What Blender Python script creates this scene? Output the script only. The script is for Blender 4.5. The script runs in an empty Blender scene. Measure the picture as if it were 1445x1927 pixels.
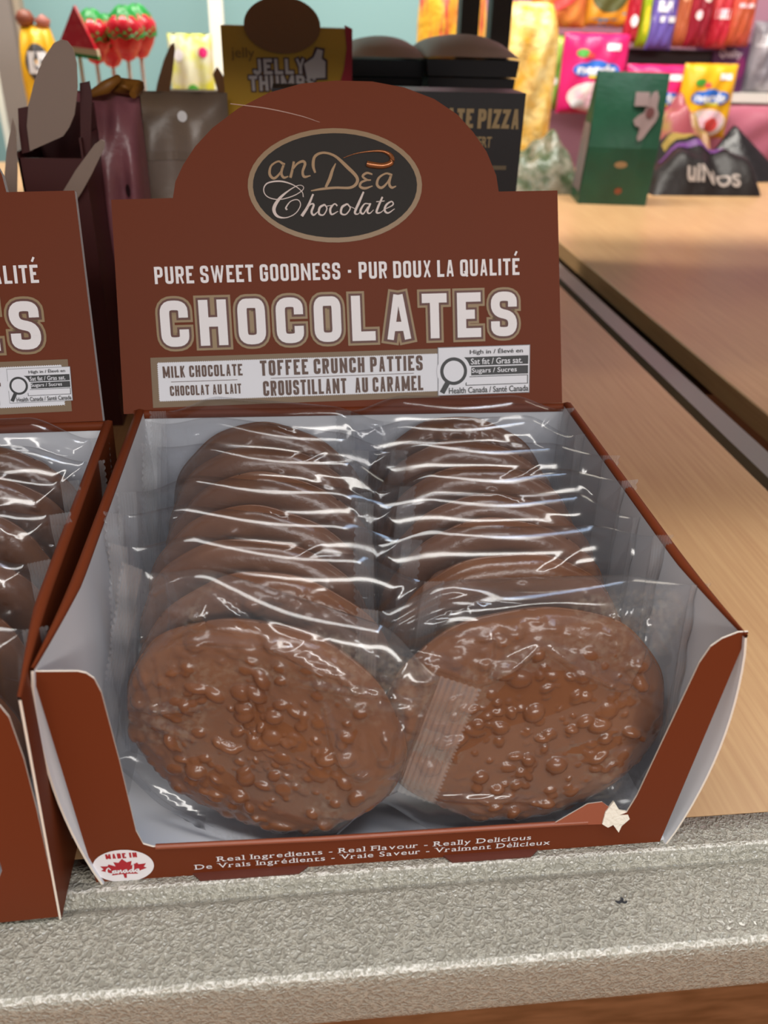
import bpy, math, random
import numpy as np
from mathutils import Vector, Matrix
R = math.radians
sc = bpy.context.scene
COL = sc.collection

# ------------------------------------------------------------------ camera
cam_d = bpy.data.cameras.new('camera'); cam = bpy.data.objects.new('camera', cam_d); COL.objects.link(cam)
CAM_LOC = Vector((-0.03413, -0.22037, 0.29891)); CAM_ROT = (1.0342, -0.0264, -0.1012); FPX = 1562.8
cam.location = CAM_LOC; cam.rotation_euler = CAM_ROT
cam_d.sensor_fit = 'VERTICAL'; cam_d.sensor_height = 36.0; cam_d.lens = FPX / 1927 * 36.0
cam_d.clip_start = .01; cam_d.clip_end = 60
cam_d.dof.use_dof = True; cam_d.dof.focus_distance = .39; cam_d.dof.aperture_fstop = 10.5
sc.camera = cam

# ------------------------------------------------------------------ world, lights, exposure
w = bpy.data.worlds.new('world'); sc.world = w; w.use_nodes = True
w.node_tree.nodes['Background'].inputs[0].default_value = (.92, .95, 1, 1)
w.node_tree.nodes['Background'].inputs[1].default_value = .26
def area(name, loc, target, sx, sy, power, col):
    d = bpy.data.lights.new(name, 'AREA'); d.shape = 'RECTANGLE'; d.size = sx; d.size_y = sy; d.energy = power; d.color = col
    o = bpy.data.objects.new(name, d); COL.objects.link(o); o.location = loc
    o.rotation_euler = (Vector(target) - Vector(loc)).to_track_quat('-Z', 'Y').to_euler(); return o
area('ceiling_tube', (-.35, -.42, 2.1), (-.2, -.05, 0), 2.2, .30, 27, (1, .97, .93))
area('ceiling_tube', (.5, -3.4, 1.9), (.1, 0, 0), 3.4, .40, 86, (1, .955, .90))
area('ceiling_tube', (1.5, .15, 2.0), (.5, .1, 0), .16, 1.8, 8, (1, .90, .76))
area('window_strip', (.75, -.22, 1.9), (.3, .1, 0), 1.2, .16, 7, (.55, .72, 1))
area('aisle_tube', (.1, 1.25, 2.0), (.3, 2.2, .1), 3.0, .25, 108, (1, .95, .86))
sc.view_settings.view_transform = 'Standard'; sc.view_settings.look = 'None'
sc.view_settings.gamma = 1; sc.view_settings.use_curve_mapping = False
sc.view_settings.exposure = 0.0
sc.cycles.transparent_max_bounces = 96
sc.cycles.max_bounces = 10
sc.cycles.caustics_reflective = False; sc.cycles.caustics_refractive = False
sc.cycles.sample_clamp_indirect = 6

# ------------------------------------------------------------------ helpers
def rgb(h):
    h = h.lstrip('#'); c = [int(h[i:i+2], 16) / 255 for i in (0, 2, 4)]
    return tuple(((x / 12.92) if x <= .04045 else ((x + .055) / 1.055) ** 2.4) for x in c) + (1,)
MATS = {}
def mat(name, col='808080', rough=.5, metal=0, spec=.5, bump=None, noise=None, coat=0):
    """bump=(kind, scale, strength, distance); noise=(scale, colour2, lo, hi, stretch)"""
    if name in MATS: return MATS[name]
    m = bpy.data.materials.new(name); m.use_nodes = True; nt = m.node_tree; b = nt.nodes['Principled BSDF']
    c = rgb(col); b.inputs['Base Color'].default_value = c; b.inputs['Roughness'].default_value = rough
    b.inputs['Metallic'].default_value = metal; b.inputs['Specular IOR Level'].default_value = spec
    b.inputs['Coat Weight'].default_value = coat; b.inputs['Coat Roughness'].default_value = .12
    tc = nt.nodes.new('ShaderNodeTexCoord')
    if noise:
        mp = nt.nodes.new('ShaderNodeMapping'); mp.inputs['Scale'].default_value = noise[4] if len(noise) > 4 else (1, 1, 1)
        nt.links.new(tc.outputs['Object'], mp.inputs[0])
        n = nt.nodes.new('ShaderNodeTexNoise'); n.inputs['Scale'].default_value = noise[0]; n.inputs['Detail'].default_value = 5
        nt.links.new(mp.outputs[0], n.inputs['Vector'])
        r = nt.nodes.new('ShaderNodeValToRGB'); r.color_ramp.elements[0].position = noise[2]; r.color_ramp.elements[1].position = noise[3]
        r.color_ramp.elements[0].color = c; r.color_ramp.elements[1].color = rgb(noise[1])
        nt.links.new(n.outputs[0], r.inputs[0]); nt.links.new(r.outputs[0], b.inputs['Base Color'])
    if bump:
        if bump[0] == 'voronoi':
            n = nt.nodes.new('ShaderNodeTexVoronoi'); n.feature = 'SMOOTH_F1'
        else:
            n = nt.nodes.new('ShaderNodeTexNoise'); n.inputs['Detail'].default_value = 4
        n.inputs['Scale'].default_value = bump[1]; nt.links.new(tc.outputs['Object'], n.inputs['Vector'])
        bp = nt.nodes.new('ShaderNodeBump'); bp.inputs['Strength'].default_value = bump[2]; bp.inputs['Distance'].default_value = bump[3]
        nt.links.new(n.outputs[0], bp.inputs['Height']); nt.links.new(bp.outputs[0], b.inputs['Normal'])
    MATS[name] = m; return m
def film_mat(name, tint=(.97, .975, .985), haze=.007, f0=.055, rough=.12, dust=0.0, dustcol='b9ab97', bump=.07):
    m = bpy.data.materials.new(name); m.use_nodes = True; nt = m.node_tree; nt.nodes.clear(); N = nt.nodes.new; LK = nt.links.new
    out = N('ShaderNodeOutputMaterial'); tr = N('ShaderNodeBsdfTransparent'); tr.inputs[0].default_value = tint + (1,)
    gl = N('ShaderNodeBsdfGlossy'); gl.inputs['Roughness'].default_value = rough
    lw = N('ShaderNodeLayerWeight'); lw.inputs['Blend'].default_value = .5
    p = N('ShaderNodeMath'); p.operation = 'POWER'; p.inputs[1].default_value = 4.0; LK(lw.outputs['Facing'], p.inputs[0])
    ma = N('ShaderNodeMath'); ma.operation = 'MULTIPLY_ADD'; ma.inputs[1].default_value = .85; ma.inputs[2].default_value = f0; LK(p.outputs[0], ma.inputs[0])
    tc = N('ShaderNodeTexCoord'); n = N('ShaderNodeTexNoise'); n.inputs['Scale'].default_value = 55; n.inputs['Detail'].default_value = 2
    LK(tc.outputs['Object'], n.inputs['Vector'])
    b = N('ShaderNodeBump'); b.inputs['Strength'].default_value = bump; b.inputs['Distance'].default_value = .002; LK(n.outputs[0], b.inputs['Height'])
    LK(b.outputs[0], gl.inputs['Normal']); LK(b.outputs[0], lw.inputs['Normal'])
    df = N('ShaderNodeBsdfDiffuse'); df.inputs[0].default_value = (.85, .86, .88, 1)
    m1 = N('ShaderNodeMixShader'); m1.inputs[0].default_value = haze; LK(tr.outputs[0], m1.inputs[1]); LK(df.outputs[0], m1.inputs[2])
    last = m1
    if dust:                                                    # chocolate dust rubbed on the inside of the film, in patches
        n2 = N('ShaderNodeTexNoise'); n2.inputs['Scale'].default_value = 26; n2.inputs['Detail'].default_value = 3; LK(tc.outputs['Object'], n2.inputs['Vector'])
        r2 = N('ShaderNodeValToRGB'); r2.color_ramp.elements[0].position = .54; r2.color_ramp.elements[1].position = .60; LK(n2.outputs[0], r2.inputs[0])
        n3 = N('ShaderNodeTexNoise'); n3.inputs['Scale'].default_value = 420; n3.inputs['Detail'].default_value = 3; LK(tc.outputs['Object'], n3.inputs['Vector'])
        r3 = N('ShaderNodeValToRGB'); r3.color_ramp.elements[0].position = .42; r3.color_ramp.elements[1].position = .62; LK(n3.outputs[0], r3.inputs[0])
        mu = N('ShaderNodeMath'); mu.operation = 'MULTIPLY'; LK(r2.outputs[0], mu.inputs[0]); LK(r3.outputs[0], mu.inputs[1])
        mu2 = N('ShaderNodeMath'); mu2.operation = 'MULTIPLY'; LK(mu.outputs[0], mu2.inputs[0]); mu2.inputs[1].default_value = dust
        d2 = N('ShaderNodeBsdfDiffuse'); d2.inputs[0].default_value = rgb(dustcol)
        m3 = N('ShaderNodeMixShader'); LK(mu2.outputs[0], m3.inputs[0]); LK(last.outputs[0], m3.inputs[1]); LK(d2.outputs[0], m3.inputs[2]); last = m3
    m2 = N('ShaderNodeMixShader'); LK(ma.outputs[0], m2.inputs[0]); LK(last.outputs[0], m2.inputs[1]); LK(gl.outputs[0], m2.inputs[2])
    LK(m2.outputs[0], out.inputs[0]); MATS[name] = m; return m

def plane_frame(o, e1, e2, n):
    o, e1, e2, n = map(lambda q: np.array(q, float), (o, e1, e2, n))
    return lambda u, v, h=0: tuple(o + e1 * u + e2 * v + n * h)
XZ = plane_frame((0, 0, 0), (1, 0, 0), (0, 0, 1), (0, -1, 0))     # artwork facing -Y
XY = plane_frame((0, 0, 0), (1, 0, 0), (0, 1, 0), (0, 0, 1))

class MB:
    """collects faces with material slots; build() links them as ONE mesh object"""
    def __init__(s): s.v = []; s.f = []; s.mi = []; s.mats = []; s.sm = []; s.fr = XZ
    def slot(s, m):
        if m not in s.mats: s.mats.append(m)
        return s.mats.index(m)
    def add(s, vs, fs, m, smooth=False):
        o = len(s.v); s.v += [tuple(map(float, p)) for p in vs]; k = s.slot(m)
        for f in fs: s.f.append([o + i for i in f]); s.mi.append(k); s.sm.append(smooth)
    def box(s, a, b, m, M=None):
        vs = [(x, y, z) for z in (a[2], b[2]) for y in (a[1], b[1]) for x in (a[0], b[0])]
        if M is not None: vs = [tuple(M @ Vector(p)) for p in vs]
        s.add(vs, [(0, 2, 3, 1), (4, 5, 7, 6), (0, 1, 5, 4), (2, 6, 7, 3), (0, 4, 6, 2), (1, 3, 7, 5)], m)
    def flat(s, pts, h, m, fr=None):
        fr = fr or s.fr; s.add([fr(u, v, h) for u, v in pts], [tuple(range(len(pts)))], m)
    def prism(s, pts, h0, h1, m, medge=None, mback=None, fr=None):
        """outline (counter-clockwise in u,v) with thickness from h0 (back) to h1 (front)"""
        fr = fr or s.fr; n = len(pts)
        a = [fr(u, v, h1) for u, v in pts]; b = [fr(u, v, h0) for u, v in pts]
        s.add(a, [tuple(range(n))], m); s.add(b, [tuple(reversed(range(n)))], mback or m)
        s.add(a + b, [(i, n + i, n + (i + 1) % n, (i + 1) % n) for i in range(n)], medge or m)
    def grid(s, P, m, smooth=True, closed=False, flip=False):
        """P[i][j] = point"""
        P = np.asarray(P, float); a, b = P.shape[:2]; fs = []
        for i in range(a - 1):
            for j in range(b if closed else b - 1):
                q = (i * b + j, i * b + (j + 1) % b, (i + 1) * b + (j + 1) % b, (i + 1) * b + j)
                fs.append(q[::-1] if flip else q)
        s.add(P.reshape(-1, 3), fs, m, smooth)
    def tube(s, pts, r, m, n=10, caps=True):
        pts = [Vector(p) for p in pts]; rr = r if isinstance(r, (list, tuple)) else [r] * len(pts); P = []
        for i, p in enumerate(pts):
            d = (pts[min(i + 1, len(pts) - 1)] - pts[max(i - 1, 0)]).normalized()
            a = d.cross(Vector((0, 0, 1)) if abs(d.z) < .9 else Vector((1, 0, 0))).normalized(); b = d.cross(a)
            P.append([tuple(p + (a * math.cos(2 * math.pi * k / n) + b * math.sin(2 * math.pi * k / n)) * rr[i]) for k in range(n)])
        s.grid(P, m, True, True)
        if caps: s.add(P[0], [tuple(range(n))], m); s.add(P[-1], [tuple(reversed(range(n)))], m)
    def lathe(s, prof, m, c=(0, 0, 0), n=24, sx=1, sy=1):
        s.grid([[(c[0] + r * sx * math.cos(2 * math.pi * k / n), c[1] + r * sy * math.sin(2 * math.pi * k / n), c[2] + z) for k in range(n)] for r, z in prof], m, True, True)
    def ribbon(s, pts, wd, h, m, fr=None, closed=False, ext=0):
        """flat stroke along pts; wd is a width or one per point"""
        fr = fr or s.fr; P = [np.array(p, float) for p in pts]; n = len(P)
        W = list(wd) if isinstance(wd, (list, tuple, np.ndarray)) else [wd] * n
        if ext and not closed:
            d = P[0] - P[1]; P[0] = P[0] + d / np.linalg.norm(d) * ext; d = P[-1] - P[-2]; P[-1] = P[-1] + d / np.linalg.norm(d) * ext
        L = []; Rr = []
        for i in range(n):
            a = P[i] - P[i - 1] if (i or closed) else P[1] - P[0]; b = P[(i + 1) % n] - P[i] if (i < n - 1 or closed) else a
            a = a / (np.linalg.norm(a) + 1e-12); b = b / (np.linalg.norm(b) + 1e-12)
            na = np.array([-a[1], a[0]]); nb = np.array([-b[1], b[0]]); q = na + nb; q = q / (np.linalg.norm(q) + 1e-12)
            k = W[i] / 2 / max(.45, float(q @ na)); L.append(P[i] + q * k); Rr.append(P[i] - q * k)
        for i in range(n if closed else n - 1):
            j = (i + 1) % n; hh = h + (i % 5) * 3e-6; s.add([fr(p[0], p[1], hh) for p in (Rr[i], Rr[j], L[j], L[i])], [(0, 1, 2, 3)], m)
    def ellipse(s, cu, cv, a, b, h, m, n=48, fr=None, rot=0):
        c_, s_ = math.cos(rot), math.sin(rot); fr = fr or s.fr; P = []
        for k in range(4):
            q = (k + 1) / 4
            P.append([fr(cu + (a * q * math.cos(t)) * c_ - b * q * math.sin(t) * s_, cv + a * q * math.cos(t) * s_ + b * q * math.sin(t) * c_, h) for t in [2 * math.pi * i / n for i in range(n)]])
        s.add(P[0], [tuple(range(n))], m); s.grid(P, m, False, True, flip=True)
    def rect(s, u0, v0, u1, v1, h, m, fr=None, rot=0, nu=1, nv=1):
        fr = fr or s.fr; cu, cv = (u0 + u1) / 2, (v0 + v1) / 2; c_, s_ = math.cos(rot), math.sin(rot); P = []
        for j in range(nv + 1):
            row = []
            for i in range(nu + 1):
                a = u0 + (u1 - u0) * i / nu - cu; b = v0 + (v1 - v0) * j / nv - cv
                row.append(fr(cu + a * c_ - b * s_, cv + a * s_ + b * c_, h))
            P.append(row)
        s.grid(P, m, False)
    def text(s, body, u0, v0, wd, ht, h, m, fr=None, rot=0, bold=0.0, shear=0, ref=None):
        """the built-in sans letters, fitted into wd x ht from the lower-left corner (u0, v0)"""
        fr = fr or s.fr; cu = bpy.data.curves.new('t', 'FONT'); cu.body = body; cu.size = 1; cu.resolution_u = 3; cu.offset = bold; cu.shear = shear
        o = bpy.data.objects.new('t', cu); me = o.to_mesh()
        V = np.array([(p.co.x, p.co.y) for p in me.vertices]); F = [tuple(p.vertices) for p in me.polygons]
        o.to_mesh_clear(); bpy.data.objects.remove(o); bpy.data.curves.remove(cu)
        lo, hi = V.min(0), V.max(0); V = (V - lo) / (hi - lo) * np.array([wd, ht]); c_, s_ = math.cos(rot), math.sin(rot)
        s.add([fr(u0 + a * c_ - b * s_, v0 + a * s_ + b * c_, h) for a, b in V], F, m)
    def roman(s, body, u0, v0, wd, ht, h, m, fr=None):
        """small book lettering: the built-in letters with feet and caps added to their stems"""
        fr = fr or s.fr; x = 0; out = []
        for ch in body:
            if ch == ' ': x += .32; continue
            cu = bpy.data.curves.new('t', 'FONT'); cu.body = ch; cu.size = 1; cu.resolution_u = 3
            o = bpy.data.objects.new('t', cu); me = o.to_mesh(); V = [(p.co.x, p.co.y) for p in me.vertices]; F = [tuple(p.vertices) for p in me.polygons]
            o.to_mesh_clear(); bpy.data.objects.remove(o); bpy.data.curves.remove(cu)
            lo = min(p[0] for p in V); hi = max(p[0] for p in V); top = max(p[1] for p in V); bars = []
            if ch in 'RrIiFfDlndtmVhp':
                for lvl, sg in ((0 if ch != 'V' else 9, 1), (top if ch in 'RIFDldVh' else .52 if ch in 'nrimp' else 9, -1)):
                    q = sorted(p[0] for p in V if abs(p[1] - lvl) < .03); cl = []
                    for t in q:
                        if cl and t - cl[-1][1] < .09: cl[-1][1] = t
                        else: cl.append([t, t])
                    for c0, c1 in cl:
                        if c1 - c0 < .22: bars.append((c0 - .08, c1 + (.07 if sg > 0 or ch.isupper() else 0), lvl, lvl + sg * .05))
            out.append((x - lo, V, F, bars)); x += hi - lo + .13
        kx = wd / (x - .13); ky = ht / .73
        for dx, V, F, bars in out:
            s.add([fr(u0 + (p[0] + dx) * kx, v0 + p[1] * ky, h) for p in V], F, m)
            for b0, b1, y0, y1 in bars: s.add([fr(u0 + (q + dx) * kx, v0 + y * ky, h + 5e-6) for q, y in ((b0, y0), (b1, y0), (b1, y1), (b0, y1))], [(0, 1, 2, 3)], m)
    def build(s, name, parent=None, loc=None):
        me = bpy.data.meshes.new(name); me.from_pydata(s.v, [], s.f)
        for m in s.mats: me.materials.append(m)
        me.polygons.foreach_set('material_index', s.mi); me.polygons.foreach_set('use_smooth', s.sm); me.update()
        o = bpy.data.objects.new(name, me); COL.objects.link(o)
        if parent is not None: o.parent = parent
        if loc is not None: o.location = loc
        return o

# condensed poster capitals drawn as strokes.  -1 / 2 = outer edge of the letter box, 'r' = rounded corner
GL = {
 'A': (1, [[(0, -1), (.42, 2)], [(1, -1), (.58, 2)], [(.12, .24), (.88, .24)]]),
 'B': (1, [[(0, -1), (0, 1), (1, 1, 'r'), (.95, .52, 'r'), (0, .52)], [(.2, .52), (1, .52, 'r'), (1, 0, 'r'), (0, 0), (0, .5)]]),
 'C': (1, [[(1, .66), (1, 1, 'r'), (0, 1, 'r'), (0, 0, 'r'), (1, 0, 'r'), (1, .34)]]),
 'D': (1, [[(0, .5), (0, 1), (1, 1, 'r'), (1, 0, 'r'), (0, 0), (0, .5)]]),
 'E': (.85, [[(2, 1), (0, 1), (0, 0), (2, 0)], [(0, .52), (.9, .52)]]),
 'F': (.85, [[(2, 1), (0, 1), (0, -1)], [(0, .5), (.9, .5)]]),
 'G': (1, [[(1, .68), (1, 1, 'r'), (0, 1, 'r'), (0, 0, 'r'), (1, 0, 'r'), (1, .46), (.5, .46)]]),
 'H': (1, [[(0, -1), (0, 2)], [(1, -1), (1, 2)], [(0, .52), (1, .52)]]),
 'I': (0, [[(0, -1), (0, 2)]]),
 'J': (.8, [[(1, 2), (1, 0, 'r'), (0, 0, 'r'), (0, .25)]]),
 'K': (1, [[(0, -1), (0, 2)], [(.05, .38), (1, 2)], [(.3, .66), (1.02, -1)]]),
 'L': (.8, [[(0, 2), (0, 0), (2, 0)]]),
 'M': (1.75, [[(0, -1), (0, 2)], [(1, -1), (1, 2)], [(.04, 2), (.5, .05)], [(.96, 2), (.5, .05)]]),
 'N': (1.25, [[(0, -1), (0, 2)], [(1, -1), (1, 2)], [(.02, 1.05), (.98, -.05)]]),
 'O': (1, [[(.5, 1), (0, 1, 'r'), (0, 0, 'r'), (1, 0, 'r'), (1, 1, 'r'), (.5, 1)]]),
 'P': (1, [[(0, -1), (0, 1), (1, 1, 'r'), (1, .45, 'r'), (0, .45)]]),
 'Q': (1, [[(.5, 1), (0, 1, 'r'), (0, 0, 'r'), (1, 0, 'r'), (1, 1, 'r'), (.5, 1)], [(.6, .28), (1.15, -.12)]]),
 'R': (1, [[(0, -1), (0, 1), (1, 1, 'r'), (1, .48, 'r'), (0, .48)], [(.55, .5), (1.02, -1)]]),
 'S': (1, [[(1, .7), (1, 1, 'r'), (0, 1, 'r'), (0, .56, 'r'), (1, .44, 'r'), (1, 0, 'r'), (0, 0, 'r'), (0, .3)]]),
 'T': (.9, [[(-1, 1), (2, 1)], [(.5, 1), (.5, -1)]]),
 'U': (1, [[(0, 2), (0, 0, 'r'), (1, 0, 'r'), (1, 2)]]),
 'W': (2.0, [[(0, 2), (.25, -1)], [(.25, -1), (.5, 2)], [(.5, 2), (.75, -1)], [(.75, -1), (1, 2)]]),
 'X': (1, [[(0, 2), (1, -1)], [(0, -1), (1, 2)]]),
 'Y': (1, [[(0, 2), (.5, .4)], [(1, 2), (.5, .4)], [(.5, .45), (.5, -1)]]),
 'Z': (.9, [[(-1, 1), (1, 1), (0, 0), (2, 0)]]),
 '-': (.6, [[(0, .46), (1, .46)]]), "'": (0, [[(0, .75), (0, 2)]]),
}
GL['É'] = (.85, GL['E'][1] + [[(.3, 1.3), (.75, 1.6)]])
def caps(mb, body, u0, v0, wd, ht, h, m, fr=None, rot=0, stroke=.17, aspect=.40, gap=.10, layers=None):
    """poster capitals fitted into wd x ht; layers = extra (grow, height, material) outlines beneath"""
    S = stroke; cur = 0; glyphs = []
    for ch in body:
        if ch == ' ': cur += .22; continue
        wf, st = GL[ch]; W = S + wf * (aspect - S) if wf else S
        glyphs.append((cur, W, st)); cur += W + gap
    tot = cur - gap; kx = wd / tot; c_, s_ = math.cos(rot), math.sin(rot)
    for grow, hh, mm in (layers or []) + [(0, h, m)]:
        ns = 0
        for x0, W, st in glyphs:
            for path in st:
                ns = (ns + 1) % 5
                pts = []; thin = .72 if len(path) == 2 and path[0][0] != path[1][0] and path[0][1] != path[1][1] and len(st) > 1 and grow == 0 else 1
                def mp(p):
                    x = 0 if p[0] == -1 else W if p[0] == 2 else S / 2 + p[0] * max(W - S, 0)
                    y = 0 if p[1] == -1 else 1 if p[1] == 2 else S / 2 + p[1] * (1 - S)
                    return np.array(((x0 + x) * kx, y * ht))
                q = [mp(p) for p in path]; rad = .46 * (aspect - S) * min(kx, ht)
                for i, p in enumerate(path):
                    if len(p) == 3 and 0 < i < len(path) - 1:
                        a = q[i - 1] - q[i]; b = q[i + 1] - q[i]; la, lb = np.linalg.norm(a), np.linalg.norm(b)
                        ra = min(rad, la * .5); rb = min(rad, lb * .5)
                        A = q[i] + a / la * ra; B = q[i] + b / lb * rb
                        for t in (0, .2, .4, .6, .8, 1): pts.append((1 - t) ** 2 * A + 2 * t * (1 - t) * q[i] + t * t * B)
                    else: pts.append(q[i])
                pts = [(u0 + p[0] * c_ - p[1] * s_, v0 + p[0] * s_ + p[1] * c_) for p in pts]
                mb.ribbon(pts, S * (kx * .5 + ht * .5) * thin + 2 * grow, hh + ns * 1.5e-5, mm, fr, ext=grow)
def spline(pts, n=8):
    """Catmull-Rom through (x, y, width) points"""
    P = np.array(pts, float); P = np.vstack([2 * P[0] - P[1], P, 2 * P[-1] - P[-2]]); out = []
    for i in range(1, len(P) - 2):
        for k in range(n):
            t = k / n; a, b, c, d = P[i - 1], P[i], P[i + 1], P[i + 2]
            out.append(.5 * (2 * b + (c - a) * t + (2 * a - 5 * b + 4 * c - d) * t * t + (3 * b - a - 3 * c + d) * t ** 3))
    out.append(P[-2]); return np.array(out)

def tag(o, label=None, cat=None, group=None, kind=None):
    for k, v in (('label', label), ('category', cat), ('group', group), ('kind', kind)):
        if v: o[k] = v
    return o
def thing(name, label, cat, loc=(0, 0, 0), rot=(0, 0, 0), group=None):
    o = bpy.data.objects.new(name, None); o.empty_display_size = .02; COL.objects.link(o); o.location = loc; o.rotation_euler = rot
    return tag(o, label, cat, group)
def copy_tree(o, parent=None):
    c = o.copy(); COL.objects.link(c)
    if parent is not None: c.parent = parent
    for ch in [q for q in o.children]: copy_tree(ch, c)
    return c
CM = Matrix.LocRotScale(CAM_LOC, __import__('mathutils').Euler(CAM_ROT), None)
def at(px, py, Y):
    """the point of the vertical plane y = Y seen at a pixel of the photograph"""
    d = CM.to_3x3() @ Vector(((px - 722.5) / FPX, -(py - 963.5) / FPX, -1)); return CAM_LOC + d * ((Y - CAM_LOC.y) / d.y)
# ------------------------------------------------------------------ materials
MAROON = mat('brown_card', '70331a', .5, spec=.14, bump=('noise', 900, .05, .0004))
MARDK = mat('brown_card_raw', '5d2a1c', .5)
WHITE = mat('white_card', 'e2e3e8', .6)
CUT = mat('cut_card_edge', 'efe3d4', .7)
GOLD = mat('gold_ink', '8a6a40', .4)
INK = mat('white_ink', 'f4eef0', .5)
BLACKI = mat('near_black_ink', '2a2522', .55, spec=.2)
CREAM = mat('label_white', 'e9e8ef', .5)
BRINK = mat('brown_ink', '5a3a2c', .5)
REDI = mat('red_ink', 'b3202c', .5)
KRAFT = mat('grey_kraft_card', '95796a', .75, noise=(60, '9f8577', .3, .7))
CHOC = mat('milk_chocolate', '6c432c', .24, spec=.6, bump=('noise', 260, .22, .0012), noise=(45, '7a4e33', .35, .7))
CHOCF = mat('milk_chocolate_flecked', '5a3222', .3, spec=.55, bump=('noise', 300, .35, .0015), noise=(330, 'a07a5c', .69, .74))

def wood_mat(name, c1, c2, sx=(40, 1.6, 40), rough=.33):
    m = mat(name, c1, rough, spec=.45, noise=(7, c2, .3, .7, sx), bump=('noise', 300, .03, .0005)); return m
MAPLE = wood_mat('maple_laminate', 'c8a174', 'b98f65')
def hammer_mat(name='hammered_paint', vein='b0ab9c', base='979386'):
    m = bpy.data.materials.new(name); m.use_nodes = True; nt = m.node_tree; N = nt.nodes.new; LK = nt.links.new
    b = nt.nodes['Principled BSDF']; b.inputs['Roughness'].default_value = .22; b.inputs['Specular IOR Level'].default_value = .8
    tc = N('ShaderNodeTexCoord'); wn = N('ShaderNodeTexNoise'); wn.inputs['Scale'].default_value = 300; LK(tc.outputs['Object'], wn.inputs['Vector'])
    mx = N('ShaderNodeMix'); mx.data_type = 'VECTOR'; mx.inputs[0].default_value = .006
    LK(tc.outputs['Object'], mx.inputs[4]); LK(wn.outputs['Color'], mx.inputs[5])
    v = N('ShaderNodeTexVoronoi'); v.feature = 'DISTANCE_TO_EDGE'; v.inputs['Scale'].default_value = 330; LK(mx.outputs[1], v.inputs['Vector'])
    r = N('ShaderNodeValToRGB'); e = r.color_ramp.elements; e[0].position = 0; e[0].color = rgb(vein); e[1].position = .20; e[1].color = rgb(base)
    LK(v.outputs['Distance'], r.inputs[0]); LK(r.outputs[0], b.inputs['Base Color'])
    bp = N('ShaderNodeBump'); bp.inputs['Strength'].default_value = .6; bp.inputs['Distance'].default_value = .0011; bp.invert = True
    r2 = N('ShaderNodeValToRGB'); r2.color_ramp.elements[1].position = .3; LK(v.outputs['Distance'], r2.inputs[0])
    LK(r2.outputs[0], bp.inputs['Height']); LK(bp.outputs[0], b.inputs['Normal']); return m
HAMMER = hammer_mat(); EDGE_SHINE = hammer_mat('hammered_paint_edge_shine', 'e6e2d7', 'aba697')

# ------------------------------------------------------------------ setting: floor, deck of the display, wall of the far bay
def struct(name, mb): return tag(mb.build(name), kind='structure')
m = MB(); m.box((-6, -4, -.56), (7, 8, -.5), wood_mat('floor_plank', 'c4875a', '9c6840', (3, 30, 3), .4)); struct('floor', m)

unit = thing('display_deck', 'deep maple laminate display deck with a hammered grey metal front rail', 'shelf', (0, 0, 0))
m = MB()
prof = [(.0095, -.024), (.0095, 0), (.0005, 0), (-.0030, .0001), (-.0046, .0006), (-.0056, .0008), (-.0066, .0006), (-.0076, -.0002), (-.0086, -.0014), (-.0094, -.0032), (-.0102, -.0040), (-.0110, -.0042), (-.0119, -.0036), (-.0130, -.0024), (-.0150, -.0021), (-.030, -.0021), (-.0425, -.0022),
        (-.0442, -.0023), (-.0454, -.0028), (-.0463, -.0037), (-.0469, -.0049), (-.0472, -.0064), (-.0474, -.0090), (-.0474, -.0290), (-.0471, -.0312), (-.0462, -.0325), (-.044, -.0330)]
xs = [-1.3, 1.5]
m.grid([[(x, y, z) for y, z in prof] for x in xs], HAMMER, True, flip=False)
k = m.slot(EDGE_SHINE)                                        # edge highlight put into the colour, paler along the ridge and the lip
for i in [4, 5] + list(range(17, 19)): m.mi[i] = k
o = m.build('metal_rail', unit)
bev = .0012
def board(x0, x1, y0, y1, zt, th, name):
    m = MB(); pr = [(x0, zt - th), (x0, zt - bev), (x0 + bev, zt), (x1 - bev, zt), (x1, zt - bev), (x1, zt - th)]
    m.grid([[(x, y, z) for x, z in pr] for y in (y0, y1)], MAPLE, False, closed=True)
    m.add([(x, y0, z) for x, z in pr], [tuple(range(6))], MAPLE); m.add([(x, y1, z) for x, z in pr], [tuple(reversed(range(6)))], MAPLE)
    return m.build(name, unit)
board(-1.3, .318, .0098, 1.85, 0, .022, 'wooden_board')
board(.386, 1.5, .0098, 1.85, .002, .022, 'wooden_board')
m = MB(); m.box((.322, .0098, -.030), (.382, 1.85, -.026), mat('gap_paint', '6b5a3e', .5)); m.build('slot_floor', unit)
m = MB(); m.box((.339, .0098, -.026), (.362, 1.85, -.009), mat('grey_metal', '8c8c84', .4, metal=.3)); m.build('metal_strip', unit)
m = MB(); m.box((-1.3, .55, -.5), (1.5, 1.8, -.031), mat('deck_side', '6a5240', .6)); m.build('plinth', unit)
m = MB(); m.fr = XY
pts = spline([(-.0022, .0005, .0006), (-.0010, -.0003, .0012), (.0002, .0002, .0010), (.0009, .0010, .0012), (.0004, .0018, .0005)], 5)
m.ribbon([(p[0], p[1]) for p in pts], [p[2] for p in pts], 0, mat('dark_scuff', '2b2c30', .6)); pts = spline([(.0003, .0002, .0009), (.0014, -.0006, .0010), (.0026, .0001, .0006)], 5)
m.ribbon([(p[0], p[1]) for p in pts], [p[2] for p in pts], 0, MATS['dark_scuff'])
d = CM.to_3x3() @ Vector(((1168 - 722.5) / FPX, -(1697 - 963.5) / FPX, -1)); p = CAM_LOC + d * ((-.0021 - CAM_LOC.z) / d.z)
m.build('paint_chip', unit, (p.x, p.y, -.0019))

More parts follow.
